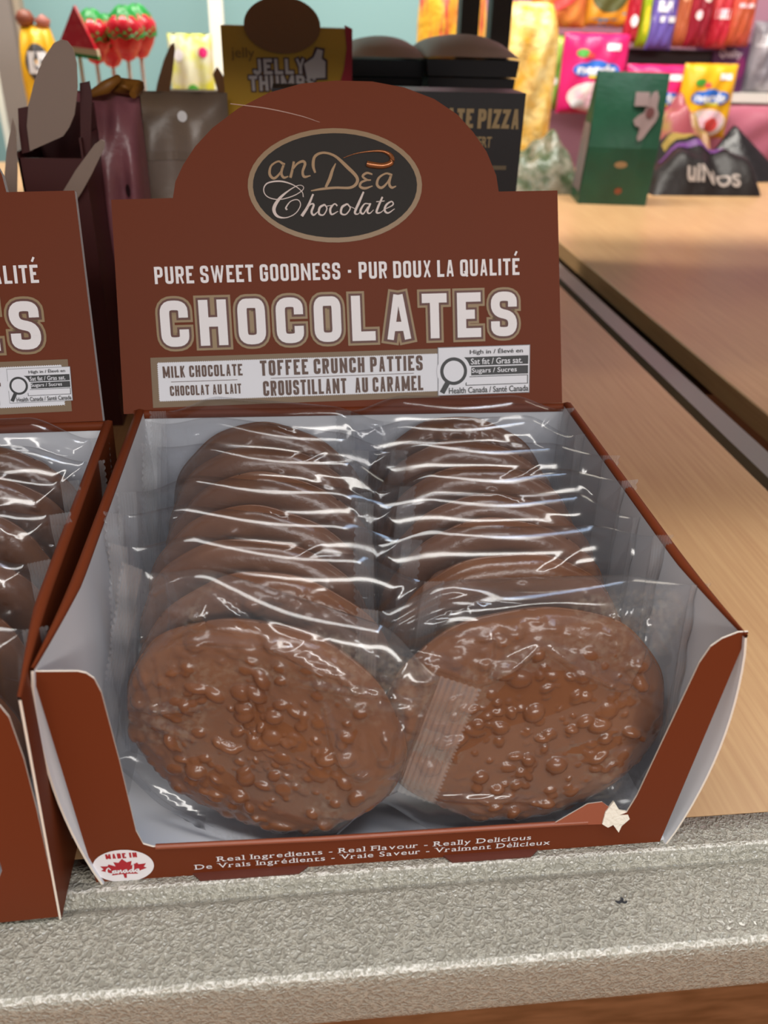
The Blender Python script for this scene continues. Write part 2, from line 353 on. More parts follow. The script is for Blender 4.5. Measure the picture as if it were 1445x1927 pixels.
# unseen shelf above the deck, its reach shaped to shade header and back rows; carried by the two dark uprights
up = thing('upper_shade_shelf', 'dark twin uprights carrying the unseen shelf that shades the deck', 'shelf', (0, 0, 0))
UPM = mat('upright_paint', '2a2624', .5)
for a, b in ((866, 900), (923, 960)):
    p, q = at(a, 60, 1.0), at(b, 60, 1.0)
    m = MB(); m.box((p.x, 1.0, .0005), (q.x, 1.03, .4695), UPM); m.build('upright', up)
m = MB(); m.box((-1.3, .035, .47), (.36, 1.06, .495), mat('shade_shelf_paint', '8d8478', .5)); m.box((.36, .45, .47), (1.5, 1.12, .495), MATS['shade_shelf_paint']); m.build('shelf_board', up)  # right-hand board added out of view to block light on the right deck

# ------------------------------------------------------------------ the two carton displays of chocolates
BW, BD, BH = .117, .206, .112
TH = .379; UP = (0, math.sin(TH), math.cos(TH)); HN = (0, -math.cos(TH), math.sin(TH))
HF = plane_frame((0, BD, BH), (1, 0, 0), UP, HN)

def arc(cu, cv, a, b, t0, t1, n=20): return [(cu + a * math.cos(R(t0 + (t1 - t0) * i / n)), cv + b * math.sin(R(t0 + (t1 - t0) * i / n))) for i in range(n + 1)]
def swash(mb, strokes, h, m, fr, S=1445 / 380):
    """pen strokes given in the pixels of the close-up of the oval"""
    for st in strokes:
        q = spline([(x, y, wd) for x, y, wd in st], 8)
        mb.ribbon([(XU(x, y)) for x, y, _ in q], [wd * PX * .86 for _, _, wd in q], h, m, fr)
PX = .0925 / 1238                                        # metres per close-up pixel on the header
def XU(x, y): return ((-.0103 + (x - 722) * PX), .1177 - (y - 452) * PX * .925 + (x - 722) * PX * .026)

def logo(parent):
    m = MB(); m.fr = HF; rot = .026
    m.ellipse(-.0103, .1177, .0464, .0290, .0003, GOLD, rot=rot); m.ellipse(-.0103, .1177, .0437, .0265, .0004, BLACKI, rot=rot)
    lg = m.build('logo', parent)
    m = MB(); m.fr = HF; g = mat('gold_letter', '9a7444', .35)
    swash(m, [[(352, 285, 20), (320, 268, 14), (270, 300, 16), (258, 360, 22), (290, 390, 20), (340, 340, 14), (362, 285, 16)], [(362, 280, 18), (340, 350, 20), (355, 385, 20), (388, 378, 8)],
              [(430, 270, 18), (418, 330, 20), (402, 388, 22)], [(410, 345, 10), (450, 290, 16), (492, 270, 20), (508, 290, 22), (490, 345, 20), (500, 382, 20), (545, 375, 8)],
              [(578, 355, 16), (565, 300, 24), (580, 235, 22), (640, 210, 18), (720, 235, 20), (800, 310, 28), (872, 390, 26), (868, 440, 24), (820, 468, 20), (720, 466, 18), (620, 474, 18), (545, 486, 8)],
              [(725, 288, 8), (700, 340, 22), (680, 400, 26), (650, 462, 20)],
              [(985, 372, 12), (945, 362, 18), (915, 385, 18), (945, 412, 16), (975, 414, 8)], [(950, 412, 14), (905, 430, 18), (895, 460, 20), (930, 474, 20), (985, 458, 8)],
              [(1115, 375, 18), (1080, 368, 14), (1030, 400, 18), (1018, 450, 22), (1050, 472, 20), (1095, 430, 14), (1120, 375, 16)], [(1122, 370, 18), (1105, 440, 20), (1122, 472, 20), (1155, 462, 8)]], .0006, g, HF)
    m.build('gold_lettering', lg)
    m = MB(); m.fr = HF; wl = mat('pale_letter', 'd6c4bd', .45)
    swash(m, [[(490, 530, 7), (480, 490, 6), (420, 440, 8), (330, 412, 12), (240, 425, 10), (212, 475, 8), (240, 525, 7), (320, 545, 7), (420, 520, 7), (485, 480, 6), (490, 452, 5), (455, 445, 5), (390, 480, 10), (320, 540, 22), (280, 610, 28), (300, 665, 20), (360, 680, 8), (430, 650, 7), (468, 590, 7), (450, 550, 7), (400, 560, 7), (365, 605, 12), (372, 622, 14)],
              [(560, 510, 14), (520, 600, 20), (475, 670, 24)], [(500, 630, 6), (540, 585, 10), (562, 590, 16), (545, 640, 18), (560, 664, 14), (590, 640, 5)],
              [(640, 588, 14), (605, 610, 18), (598, 655, 16), (630, 664, 10), (655, 620, 10), (640, 588, 12)], [(655, 600, 5), (690, 595, 5)],
              [(730, 600, 12), (710, 585, 10), (680, 620, 18), (688, 662, 14), (735, 640, 5)],
              [(802, 586, 14), (764, 610, 18), (756, 655, 16), (790, 664, 10), (822, 620, 10), (802, 586, 12)], [(818, 604, 5), (858, 625, 5)],
              [(920, 500, 14), (885, 580, 20), (855, 650, 18), (875, 664, 8), (900, 640, 4)],
              [(960, 590, 8), (925, 590, 10), (895, 640, 18), (915, 662, 12), (950, 610, 8)], [(968, 585, 14), (945, 645, 16), (962, 660, 10), (990, 635, 4)],
              [(1055, 540, 14), (1020, 620, 18), (1012, 655, 16), (1040, 655, 8), (1070, 630, 4)], [(1010, 575, 7), (1070, 570, 7)],
              [(1075, 630, 5), (1130, 600, 10), (1120, 575, 10), (1082, 600, 16), (1070, 640, 18), (1095, 660, 12), (1142, 630, 5)]], .0006, wl, HF)
    m.build('pale_lettering', lg)
    m = MB(); q = [(780, 250, 3), (860, 222, 5), (960, 206, 9), (1060, 206, 16), (1120, 240, 26), (1120, 290, 34), (1060, 312, 34), (980, 304, 38), (945, 294, 34)]
    q = spline(q, 6); pt = []; rr = []
    for x, y, wd in q: u, v = XU(x, y); pt.append(HF(u, v, .0008)); rr.append(wd * PX * .6)
    m.tube(pt, rr, mat('gold_drop', 'a86a42', .22, metal=.5), 10); m.build('gold_drop', lg)

def label_card(parent, kind):
    """the white product label with its notched edge, and the black and white nutrition mark"""
    rot = .022; m = MB(); m.fr = HF; LB = mat('label_gold', '7d6448', .5)
    def sk(u, v): return (u, v + u * .022)
    def notch(u0, v0, u1, v1, p=.0011, d=.0005):
        o = []; n = int((u1 - u0) / p); k = int((v1 - v0) / p)
        for i in range(n): o += [(u0 + i * p, v0), (u0 + (i + .5) * p, v0 + d)]
        for i in range(k): o += [(u1, v0 + i * p), (u1 - d, v0 + (i + .5) * p)]
        for i in range(n): o += [(u1 - i * p, v1), (u1 - (i + .5) * p, v1 - d)]
        for i in range(k): o += [(u0, v1 - i * p), (u0 + d, v1 - (i + .5) * p)]
        return [sk(*q) for q in o]
    u1 = .0455 if kind == 'toffee' else .1010
    m.flat([sk(-.1118, .0045), sk(u1, .0045), sk(u1, .0312), sk(-.1118, .0312)], .0003, LB)
    m.flat(notch(-.1085, .0076, u1 - .003 * (kind != 'toffee'), .0287), .0004, CREAM)
    lab = m.build('product_label', parent)
    m = MB(); m.fr = HF
    def C(t, u, v, wd, ht, st=.175): caps(m, t, u, v + u * .022, wd, ht, .0006, BRINK, rot=rot, stroke=st)
    if kind == 'toffee':
        C('MILK CHOCOLATE', -.1056, .0202, .0425, .0062, .17); C('CHOCOLAT AU LAIT', -.1023, .0105, .0382, .0054, .17)
        C('TOFFEE CRUNCH PATTIES', -.0535, .0196, .0895, .0082); C('CROUSTILLANT', -.0523, .0086, .0457, .0082); C('AU CARAMEL', -.0020, .0086, .0382, .0082)
        m.rect(-.1015, .0178 - .0018, -.066, .0181 - .0018, .0006, BRINK, rot=rot); m.rect(-.048, .0178, .031, .0181, .0006, BRINK, rot=rot)
    else:
        C('CROQUANT AU BEURRE', -.0335, .0190, .1005, .0090); C('PATTIES', .0270, .0085, .0390, .0080)
    m.build('label_lettering', lab)
    k = (1, .0443, .0052, .0525, .0266) if kind == 'toffee' else (.62, .0705, .0100, .0315, .0175)
    _, u0, v0, W, Hh = k; m = MB(); m.fr = HF; P = lambda a, b: sk(u0 + a * W, v0 + b * Hh)
    BK = mat('label_black', '26262a', .5)
    m.flat([P(0, 0), P(1, 0), P(1, 1), P(0, 1)], .0007, mat('label_grey', '8f8e94', .5)); m.flat([P(.008, .015), P(.992, .015), P(.992, .985), P(.008, .985)], .0008, CREAM)
    m.flat([P(.25, .6), P(.98, .6), P(.98, .78), P(.25, .78)], .0009, BK); m.flat([P(.36, .40), P(.98, .40), P(.98, .575), P(.36, .575)], .0009, BK)
    m.flat([P(.30, .19), P(.98, .19), P(.98, .38), P(.30, .38)], .0009, BK); m.flat([P(.31, .205), P(.97, .205), P(.97, .365), P(.31, .365)], .00095, CREAM)
    cu, cv = P(.17, .50); rr = .145 * W
    m.ellipse(cu, cv, rr * 1.25, rr * 1.25, .0010, CREAM); m.ellipse(cu, cv, rr, rr, .0011, BK); m.ellipse(cu, cv, rr * .76, rr * .76, .0012, CREAM)
    a, b = P(.115, .30), P(.045, .06); m.ribbon([a, b], W * .055, .0012, BK)
    for t, a, b, c, d, mm in (('High in / Élevé en', .345, .815, .575, .135, BK), ('Sat fat / Gras sat.', .355, .625, .56, .125, CREAM), ('Sugars / Sucres', .365, .42, .49, .13, CREAM), ('Health Canada / Santé Canada', .12, .035, .865, .125, BK)):
        u, v = P(a, b); m.text(t, u, v, c * W, d * Hh, .0013, mm, rot=rot, bold=.012)
    m.build('nutrition_mark', parent)

def side_wall(sx, bow, endm=WHITE):
    """double folded side wall, bowed out at its free front edge"""
    m = MB(); ny, nz = 24, 14; th = .0042
    def P(y, z, off): 
        k = max(0, 1 - y / .06) ** 2; b = bow * k * math.sin(math.pi * min(1, z / BH)) ** .8
        if off > .001: off = .0009 + (off - .0009) * min(1, y / .045)
        x = BW + .004 * (z / BH) * (1 + .6 * k) + b - off
        yy = y + (-.002 * k)
        return (sx * x, yy, z)
    ys = [BD * (i / ny) ** 1.4 for i in range(ny + 1)]; zs = [BH * j / nz for j in range(nz + 1)]
    e = lambda z: .0008 + (th - .0008) * min(1, max(0, (z / BH - .25) / .2)) * 1.0
    m.grid([[P(y, z, 0) for z in zs] for y in ys], MAROON, True, flip=sx > 0)
    m.grid([[P(y, z, th) for z in zs] for y in ys], WHITE, True, flip=sx < 0)
    t = [[P(y, BH, 0), P(y, BH, 0)[:2] + (BH + .0012,), P(y, BH, th * .5)[:2] + (BH + .0018,), P(y, BH, th)[:2] + (BH + .0012,), P(y, BH, th)] for y in ys]
    m.grid(t, MAROON, True, flip=sx > 0)
    f = [[P(ys[0], z, 0), P(ys[0], z, .0008)] for z in zs]; m.grid(f, CUT, False, flip=sx < 0)
    f = [[P(ys[0], z, .0008), P(ys[0], z, th)] for z in zs]; m.grid(f, endm, False, flip=sx < 0)
    return m

def carton(label, loc, rotz, kind):
    box = thing('chocolate_display_box', label, 'display box', loc, (0, 0, rotz), 'printed counter boxes of chocolates')
    m = MB(); m.box((-BW, 0, .0002), (BW, BD, .0012), WHITE); m.build('base', box)
    side_wall(-1, .006).build('side_wall', box); (side_wall(1, .007) if kind == 'toffee' else side_wall(1, .0, MAROON)).build('side_wall', box)
    # back wall: white inside, brown outside, with the rolled brown fold along its top
    m = MB(); m.box((-BW - .003, BD - .0012, .001), (BW + .003, BD, BH - .003), WHITE); m.box((-BW - .003, BD, .001), (BW + .003, BD + .0014, BH - .003), MAROON)
    m.grid([[(x, BD - .0015 + a, BH - .0035 + b) for a, b in ((0, 0), (-.0008, .0018), (-.0003, .0036), (.0012, .0046), (.003, .004), (.003, 0))] for x in (-BW - .005, BW + .003)], MAROON, True, flip=True)
    m.build('back_wall', box)
    # header card
    s = .020
    pts = [(-.1276, -.001), (.1162, .0012), (.1110, .1166), (.0782, .1157)]
    pts += [(u, v) for u, v in [(.0768, .1240), (.0714, .1361), (.0640, .1460), (.0554, .1547), (.0430, .1622), (.0270, .1676), (.0100, .1702), (-.0087, .1703), (-.0270, .1684), (-.0440, .1636), (-.0600, .1557), (-.0737, .1459), (-.0830, .1366), (-.0896, .1274), (-.0940, .1190), (-.0957, .1109)]]
    pts += [(-.1272, .1098)]
    m = MB(); m.prism(pts, -.003 if kind == 'toffee' else -.0048, 0, MAROON, WHITE, WHITE, fr=HF); 
    if kind == 'toffee':                                        # a pale crease across the dome
        q = spline([(-.0640, .1578, .0004), (-.0450, .1558, .0005), (-.0280, .1525, .0004), (-.0180, .1495, .0002)], 6); m.ribbon([(p[0], p[1]) for p in q], [p[2] for p in q], .0002, mat('crease', 'b08a7c', .5), HF)
    hd = m.build('header_card', box)
    m = MB(); m.fr = HF
    caps(m, 'PURE SWEET GOODNESS - PUR DOUX LA QUALITÉ', -.1072, .0671, .1975, .0088, .0004, INK, rot=.024, stroke=.155, aspect=.43, gap=.10)
    m.build('white_lettering', hd)
    m = MB(); m.fr = HF
    caps(m, 'CHOCOLATES', -.1052, .0343, .1945, .0240, .0009, INK, rot=.0235, stroke=.20, aspect=.58, gap=.22, layers=[(.0024, .0003, mat('outline_gold', '93774e', .45)), (.0012, .0005, MARDK)])
    m.build('title_lettering', hd)
    logo(hd); label_card(hd, kind)
    # front panel with its cut-out window
    m = MB()
    if kind == 'toffee':
        pts = [(-.1192, -.0000), (.1143, .0002), (.1242, .1136), (.1205, .1136), (.1150, .1110), (.1115, .1075), (.1090, .1000), (.0985, .0300), (.0960, .0205), (.0905, .0178), (.080, .0160), (-.0300, .0168), (-.0900, .0186), (-.0950, .0189), (-.0985, .0210), (-.1003, .0290), (-.1014, .0668), (-.1030, .1001), (-.1044, .1062), (-.1066, .1088), (-.1092, .1098), (-.1238, .1106)]
        m.prism(pts, 0, .0007, MAROON, CUT, WHITE, fr=plane_frame((0, 0, 0), (1, 0, 0), (0, 0, 1), (0, -1, 0)))
        m.tube([(-.094, -.0005, .0188), (-.030, -.0005, .0168), (.080, -.0005, .0160)], .0011, mat('rolled_edge', '8f4a30', .3), 8)
        for a, b in ((-.082, -.034), (.020, .062)):                          # paper lugs under the lower edge
            m.prism([(a, .0), (a + .004, -.0042), (b - .005, -.0042), (b, 0)], .0005, .0015, MARDK, MARDK, fr=XY)
        fp = m.build('front_panel', box)
        m = MB()                                                            # torn corner of the fold
        T = plane_frame((.074, -.0008, .0160), (1, 0, 0), (0, .45, .89), (0, -.89, .45))
        m.prism([(-.010, 0), (.014, -.001), (.0165, .0020), (.0150, .0062), (.0120, .0086), (.006, .0082)], 0, .0006, MATS['rolled_edge'], CUT, WHITE, fr=T)
        rag = [(.0118, -.0006), (.0142, -.0022), (.0165, -.0012), (.0188, -.0046), (.0200, -.0020), (.0235, .0008), (.0222, .0042), (.0190, .0050), (.0168, .0088), (.0150, .0066), (.0132, .0044)]
        m.prism(rag, .0002, .0013, mat('torn_paper', 'e6dccb', .9, bump=('noise', 700, .8, .001)), None, fr=T)
        m.build('torn_corner', fp)
        m = MB(); m.fr = plane_frame((-.1075, -.0008, .0090), (1, 0, 0), (0, 0, 1), (0, -1, 0))
        m.ellipse(0, 0, .0117, .0098, .0001, INK)
        leaf = [(0, 1), (.18, .66), (.40, .76), (.33, .36), (.62, .58), (.68, .42), (1, .46), (.88, .18), (1, .06), (.52, -.26), (.58, -.42), (.08, -.36), (.05, -.72), (-.05, -.72)]
        leaf = leaf + [(-a, b) for a, b in reversed(leaf[1:-2])] ; leaf = [(a * .0088, b * .0068 - .0022) for a, b in leaf]
        m.flat(leaf, .0002, REDI); caps(m, 'MADE IN', -.0060, .0050, .0120, .0029, .0002, REDI, stroke=.22)
        st = [[(-.0055, -.0016, .0004), (-.0062, -.0008, .0004), (-.0072, -.0018, .0006), (-.0066, -.0030, .0006), (-.0052, -.0028, .0003), (-.0040, -.0020, .0003)],
              [(-.0038, -.0018, .0004), (-.0048, -.0022, .0005), (-.0042, -.0029, .0005), (-.0034, -.0019, .0004), (-.0034, -.0028, .0005), (-.0024, -.0022, .0003)],
              [(-.0024, -.0018, .0005), (-.0026, -.0029, .0005), (-.0014, -.0018, .0004), (-.0012, -.0028, .0005), (-.0002, -.0022, .0003)],
              [(.0008, -.0018, .0004), (-.0003, -.0022, .0005), (.0002, -.0029, .0005), (.0010, -.0019, .0004), (.0012, -.0028, .0005), (.0022, -.0022, .0003)],
              [(.0034, -.0018, .0004), (.0023, -.0022, .0005), (.0027, -.0029, .0005), (.0036, -.0018, .0004), (.0042, -.0002, .0005), (.0037, -.0028, .0005), (.0046, -.0022, .0003)],
              [(.0058, -.0018, .0004), (.0047, -.0022, .0005), (.0051, -.0029, .0005), (.0060, -.0019, .0004), (.0062, -.0028, .0005), (.0076, -.0022, .0003)]]
        for s_ in st:
            q = spline(s_, 5); m.ribbon([(p[0] * .93, (p[1] + .0022) * 1.7 - .0026) for p in q], [p[2] * 1.15 for p in q], .0003, INK)
        m.build('round_sticker', fp)
        m = MB(); m.fr = plane_frame((0, -.0008, 0), (1, 0, 0), (0, 0, 1), (0, -1, 0))
        serif(m, 'Real Ingredients - Real Flavour - Really Delicious', -.0710, .0078, .1280, .0031)
        serif(m, "De Vrais Ingrédients - Vraie Saveur - Vraiment Délicieux", -.0800, .0038, .1455, .0031)
        m.build('front_lettering', fp)
    else:
        pts = [(-.1170, 0), (.1168, 0), (.1172, .03), (.1184, .060), (.1188, .085), (.1178, .104), (.1160, .1090), (.106, .1095), (.1030, .1060), (.1010, .0300), (.0960, .0190), (-.0960, .0190), (-.1010, .0300), (-.103, .106), (-.106, .1095), (-.118, .1095)]
        m.prism(pts, 0, .0007, MAROON, CUT, WHITE); m.build('front_panel', box)
    return box
def serif(m, body, u, v, wd, ht): m.roman(body, u, v, wd, ht, .0001, INK)

BOX = carton('brown chocolate box with the oval gold logo on its header, patties inside', (0, -.0010, 0), 0, 'toffee')
BOXL = carton('brown chocolate box cut off at the left edge, header lettering ending ES', (-.2463, -.0180, 0), .0275, 'beurre')
# ------------------------------------------------------------------ wrapped patties
FILM = [film_mat('clear_film'), film_mat('clear_film_dusty', haze=.025, dust=.14)]
CRIMPM = film_mat('crimped_film', haze=.11, f0=.15, rough=.12, bump=.1)
def patty_mesh(seed, r=.053, h=.0085, bumpy=1.0):
    g = np.random.default_rng(seed); nt = 200
    rf = np.concatenate([np.linspace(.02, .80, 56), np.linspace(.82, 1.0, 16)])
    th = np.linspace(0, 2 * np.pi, nt, endpoint=False)
    rad = r * (1 + .012 * np.sin(2 * th + g.uniform(0, 6)) + .010 * np.sin(5 * th + g.uniform(0, 6)) + .006 * np.sin(11 * th + g.uniform(0, 6)))
    X = rf[:, None] * rad * np.cos(th); Z = rf[:, None] * rad * np.sin(th)
    dome = (1 - np.clip(rf, 0, 1) ** 8) ** .5
    F = h * dome[:, None] * np.ones(nt); B = h * dome[:, None] * np.ones(nt)
    for k in range(int(430 * bumpy)):
        a, q = g.uniform(0, 2 * np.pi), r * .97 * g.uniform(0, 1) ** .5; bx_, bz_ = q * np.cos(a), q * np.sin(a)
        rb = g.choice([.0010, .0015, .0021, .0028, .0037], p=[.26, .29, .23, .14, .08]) * 1.12 * g.uniform(.85, 1.2)
        ca, sa = np.cos(a * 5), np.sin(a * 5); el = g.uniform(.55, 1)
        d2 = (((X - bx_) * ca + (Z - bz_) * sa) ** 2 + (((Z - bz_) * ca - (X - bx_) * sa) / el) ** 2) / rb ** 2; cap = np.sqrt(np.clip(1 - d2, 0, 1)) * rb * g.uniform(.35, .75)
        F = np.maximum(F, np.where(d2 < 1, h * .97 * dome[:, None] + cap, 0))
    n = sum(np.sin(X * fx + Z * fz + p) for fx, fz, p in g.uniform(-160, 160, (8, 3))) / 8 * .0009
    F = F + n; B = B + n * .4
    for k in range(14):                                           # shallow crumbs along the smooth side
        a, q = g.uniform(0, 2 * np.pi), r * g.uniform(.2, .95); bx_, bz_ = q * np.cos(a), q * np.sin(a); rb = g.uniform(.001, .003)
        d2 = ((X - bx_) ** 2 + (Z - bz_) ** 2) / rb ** 2; B = B + np.sqrt(np.clip(1 - d2, 0, 1)) * rb * .35
    front = np.stack([X, -F, Z], -1); back = np.stack([X, B, Z], -1)
    m = MB(); m.grid(front, CHOC, True, True); m.grid(back, CHOC, True, True, flip=True)
    m.add(front[0], [tuple(reversed(range(nt)))], CHOC, True); m.add(back[0], [tuple(range(nt))], CHOC, True)
    e = np.stack([front[-1], .5 * (front[-1] + back[-1]) * np.array([1.01, 1, 1.01]), back[-1]]); m.grid(e, CHOC, True, True)
    return m
def film_pts(seed, L, Hb, r, h, cz, pinch, creases=(), nx=130, nz=92, amp=1.0, bendL=0, bendR=0, liftR=0):
    """front and back sheet of a flow-wrapped bag drawn tight over a disc; X along the bag, Z up"""
    g = np.random.default_rng(seed); Lc = L / 2
    x = np.linspace(-Lc, Lc, nx); z = np.linspace(0, Hb, nz); X, Z = np.meshgrid(x, z, indexing='ij')
    dx, dz = X, Z - cz; d = np.hypot(dx, dz) + 1e-9; ux, uz = dx / d, dz / d
    db = np.minimum(Lc / (np.abs(ux) + 1e-6), np.where(uz > 0, (Hb - cz) / (np.abs(uz) + 1e-6), cz / (np.abs(uz) + 1e-6)))
    fr = np.clip((d - r) / np.maximum(db - r, .0008), 0, 1)
    T = np.where(d < r, h + .0010, (h + .0010) * (1 - fr ** 1.6) ** .75)
    edge = np.clip(np.minimum(np.minimum(Lc - np.abs(X), (Hb - Z)), Z) / .007, 0, 1); edge = edge * edge * (3 - 2 * edge)
    sheets = []
    for side in (-1, 1):
        O = np.zeros_like(X)
        cs = []
        for k in range(9):                                        # tension folds fanning from the end seals
            sx = g.choice([-1, 1]); p0 = np.array([sx * Lc, g.uniform(.1, .95) * Hb]); a = g.uniform(-.75, .75)
            p1 = p0 + np.array([-sx * math.cos(a), math.sin(a)]) * g.uniform(.02, .055); cs.append((*p0, *p1, g.uniform(.002, .0045), g.uniform(-.0026, .0030)))
        for k in range(5):                                        # folds along the shoulder over the top of the patty
            c = g.uniform(-.045, .045); zz = cz + r * math.sqrt(max(.05, 1 - (c / r) ** 2)) - g.uniform(-.004, .010); a = g.uniform(-.5, .5)
            l = g.uniform(.012, .03); cs.append((c - l * math.cos(a), zz - l * math.sin(a), c + l * math.cos(a), zz + l * math.sin(a), g.uniform(.002, .0045), g.uniform(-.0012, .0026)))
        for k in range(4):                                        # slack pleats in the four corners
            sx = g.choice([-1, 1]); p0 = (sx * g.uniform(.045, .06), g.choice([.0, Hb])); p1 = (sx * g.uniform(.02, .05), g.uniform(.35, .75) * Hb)
            cs.append((*p0, *p1, g.uniform(.002, .004), g.uniform(-.002, .0026)))
        if side < 0: cs += list(creases)
        for x0, z0, x1, z1, wd, am in cs:
            v = np.array([x1 - x0, z1 - z0]); l = np.linalg.norm(v) + 1e-9; v = v / l
            s = ((X - x0) * v[0] + (Z - z0) * v[1]) / l; dd = np.abs((X - x0) * -v[1] + (Z - z0) * v[0]); taper = np.clip(1 - np.abs(2 * s - 1), 0, 1) ** .6
            O += am * amp * np.clip(1 - dd / (wd * (.35 + .65 * taper)), 0, 1) * taper
        n = sum(np.sin(X * a + Z * b + c) for a, b, c in g.uniform(-1, 1, (7, 3)) * np.array([130, 170, 3])) / 7
        O += n * .0008 * amp * np.where(d < r * .9, .45, 1)
        lim = np.where(d < r * .97, -.0006, -.004)
        Y = np.maximum(T + np.maximum(O, lim) * edge, .0)
        sheets.append(side * Y)
    # the ends narrow towards the crimps; a little sway keeps the top edge from being ruled
    tX = np.clip((np.abs(X) - r * .55) / (Lc - r * .55), 0, 1); tX = tX * tX * (3 - 2 * tX)
    pn = np.where(X < 0, pinch[0], pinch[1]); Zp = Hb * .5 + (Z - Hb * .5) * (1 - pn * tX) + pn * tX * .006
    Zp += np.where(X > 0, liftR, 0) * tX; Zp += .0005 * np.sin(X * 50 + g.uniform(0, 6)) * (Z / Hb); S = .0012 * np.sin(X * 22 + g.uniform(0, 6)) * np.clip(tX + Z / Hb * .4, 0, 1)
    S = S + np.where(X < 0, bendL, bendR) * tX ** 1.5 * .03
    return X, Zp, [s_ + S for s_ in sheets]
def wrapper_parts(seed, fm, L=.116, Hb=.121, r=.053, h=.0085, cz=.0555, pinch=(.12, .12), crimp=.008, crimpR=None, **kw):
    X, Z, (F, B) = film_pts(seed, L, Hb, r, h, cz, pinch, **kw)
    m = MB(); m.grid(np.stack([X, F, Z], -1), fm, True); m.grid(np.stack([X, B, Z], -1), fm, True, flip=True)
    ends = []
    for i, sx in ((0, -1), (-1, 1)):
        c = MB(); g = np.random.default_rng(seed + 7 + sx); P = []; k = 26
        nrm = np.array([sx, .0, 0]); bend = g.uniform(-.35, .35) + (kw.get('bendL', 0) if sx < 0 else kw.get('bendR', 0)) * .5
        for q in range(k + 1):
            t = q / k * (crimpR if crimpR and sx > 0 else crimp); fl = .00045 * math.sin(q / k * 2 * math.pi * 6.5)
            zz = Z[i]; yy = .5 * (F[i] + B[i]); zig = .0005 * np.sign(np.sin(np.arange(len(zz)) * 2.1)) * (q == k)
            P.append(np.stack([X[i] + sx * (t * math.cos(bend) + zig), yy + fl + t * math.sin(bend) + .0006 * np.sin(zz * 300 + seed), zz], -1))
        c.grid(np.array(P), CRIMPM, True); ends.append(c)
    return m, ends
PATTY = [patty_mesh(3), patty_mesh(11), patty_mesh(21, bumpy=.8)]
def packet_proto(seed, pat, fm, flip, **kw):
    t = bpy.data.objects.new('wrapped_patty', None); t.empty_display_size = .02; COL.objects.link(t)
    p = pat.build('patty', t); p.location = (0, 0, kw.get('cz', .0555)); p.rotation_euler = (0, seed * 1.3, math.pi if flip else 0)
    wm, ends = wrapper_parts(seed, fm, **kw); wr = wm.build('wrapper', t)
    for e in ends: e.build('crimp_seal', wr)
    return t
# front two are one-offs; the rows behind are copies of four others
FL = packet_proto(101, PATTY[0], FILM[1], False, L=.116, Hb=.118, cz=.0545, r=.0555, pinch=(.18, .50), amp=1.35, bendR=-.1, crimpR=.015, liftR=.014,
    creases=[(-.060, .112, -.040, .050, .004, .003), (-.02, .110, .030, .096, .0045, .0034), (.02, .085, .046, .040, .004, .0036), (.050, .082, .056, .030, .004, .004), (-.05, .02, .0, .004, .004, .003), (-.03, .108, -.045, .085, .004, .0028)])
FR = packet_proto(202, PATTY[1], FILM[1], False, L=.122, Hb=.118, cz=.0545, r=.0570, pinch=(.25, .10), amp=1.4,
    creases=[(-.058, .100, -.022, .078, .0035, .003), (-.022, .078, .0, .095, .0045, .0034), (0, .095, .036, .072, .0045, .0036), (.036, .072, .042, .104, .004, .0036), (.042, .104, .060, .080, .004, .003), (-.022, .078, -.020, .104, .004, .003), (-.045, .026, .01, .020, .003, .002)])
PR = [packet_proto(31, PATTY[1], FILM[0], True, amp=.55), packet_proto(47, PATTY[2], FILM[0], True, pinch=(.2, .1), amp=.6), packet_proto(58, PATTY[0], FILM[0], True, pinch=(.1, .22), amp=.5), packet_proto(66, PATTY[2], FILM[0], False, pinch=(.16, .16), amp=.6)]
for o in (FL, FR): pass
FL.children[0].scale = (1.06, 1.05, .94); FR.children[0].scale = (1.11, 1.05, .96)
for q in (FL, FR): q.children[0].rotation_euler = (0, 0, 0)
used = set()
def place(proto, loc, tilt, roll, yaw, label, group):
    """tilt leans the top back, roll lifts the left end, yaw turns the left end away"""
    first = proto not in used; used.add(proto); o = proto if first else copy_tree(proto)
    o.location = loc; o.rotation_euler = (-tilt, roll, yaw); return tag(o, label, 'wrapped chocolate', group)
GT, GL_ = 'clear-wrapped chocolate patties in the toffee crunch box', 'clear-wrapped chocolate patties in the box at the left edge'
bx0 = BOX.location
place(FL, (-.0640, .0190, .0035), .10, .22, -.29, 'front wrapped patty of the left column, knobbly face, crimp over its neighbour', GT)
place(FR, (.0520, .0110, .0030), .14, .03, .02, 'front wrapped patty of the right column, broad amber-brown face behind creased film', GT)
ords = ['second', 'third', 'fourth', 'fifth', 'sixth', 'backmost']
rowsL = [(.040, .10, 3), (.064, .10, 0), (.090, .12, 1), (.121, .12, 2), (.149, .12, 0), (.180, .10, 1)]
rowsR = [(.048, .08, 0), (.074, .10, 2), (.097, .09, 1), (.125, .10, 0), (.153, .10, 2), (.182, .10, 3)]
gr = np.random.default_rng(5)
for i, (y, t, k) in enumerate(rowsL):
    place(PR[k], (-.0565 + gr.uniform(-.002, .002), y, .0030), t, .07 + gr.uniform(-.02, .03), -.13 + gr.uniform(-.04, .04), f'{ords[i]} wrapped patty from the front in the left column of the toffee crunch box', GT)
for i, (y, t, k) in enumerate(rowsR):
    place(PR[k], (.0540 + gr.uniform(-.002, .002), y, .0030), t, gr.uniform(-.02, .02), -.03 + gr.uniform(-.03, .03), f'{ords[i]} wrapped patty from the front in the right column of the toffee crunch box', GT)
ML = Matrix.LocRotScale(BOXL.location, BOXL.rotation_euler, None)
ordl = ['front', 'second', 'third', 'fourth', 'fifth', 'backmost']
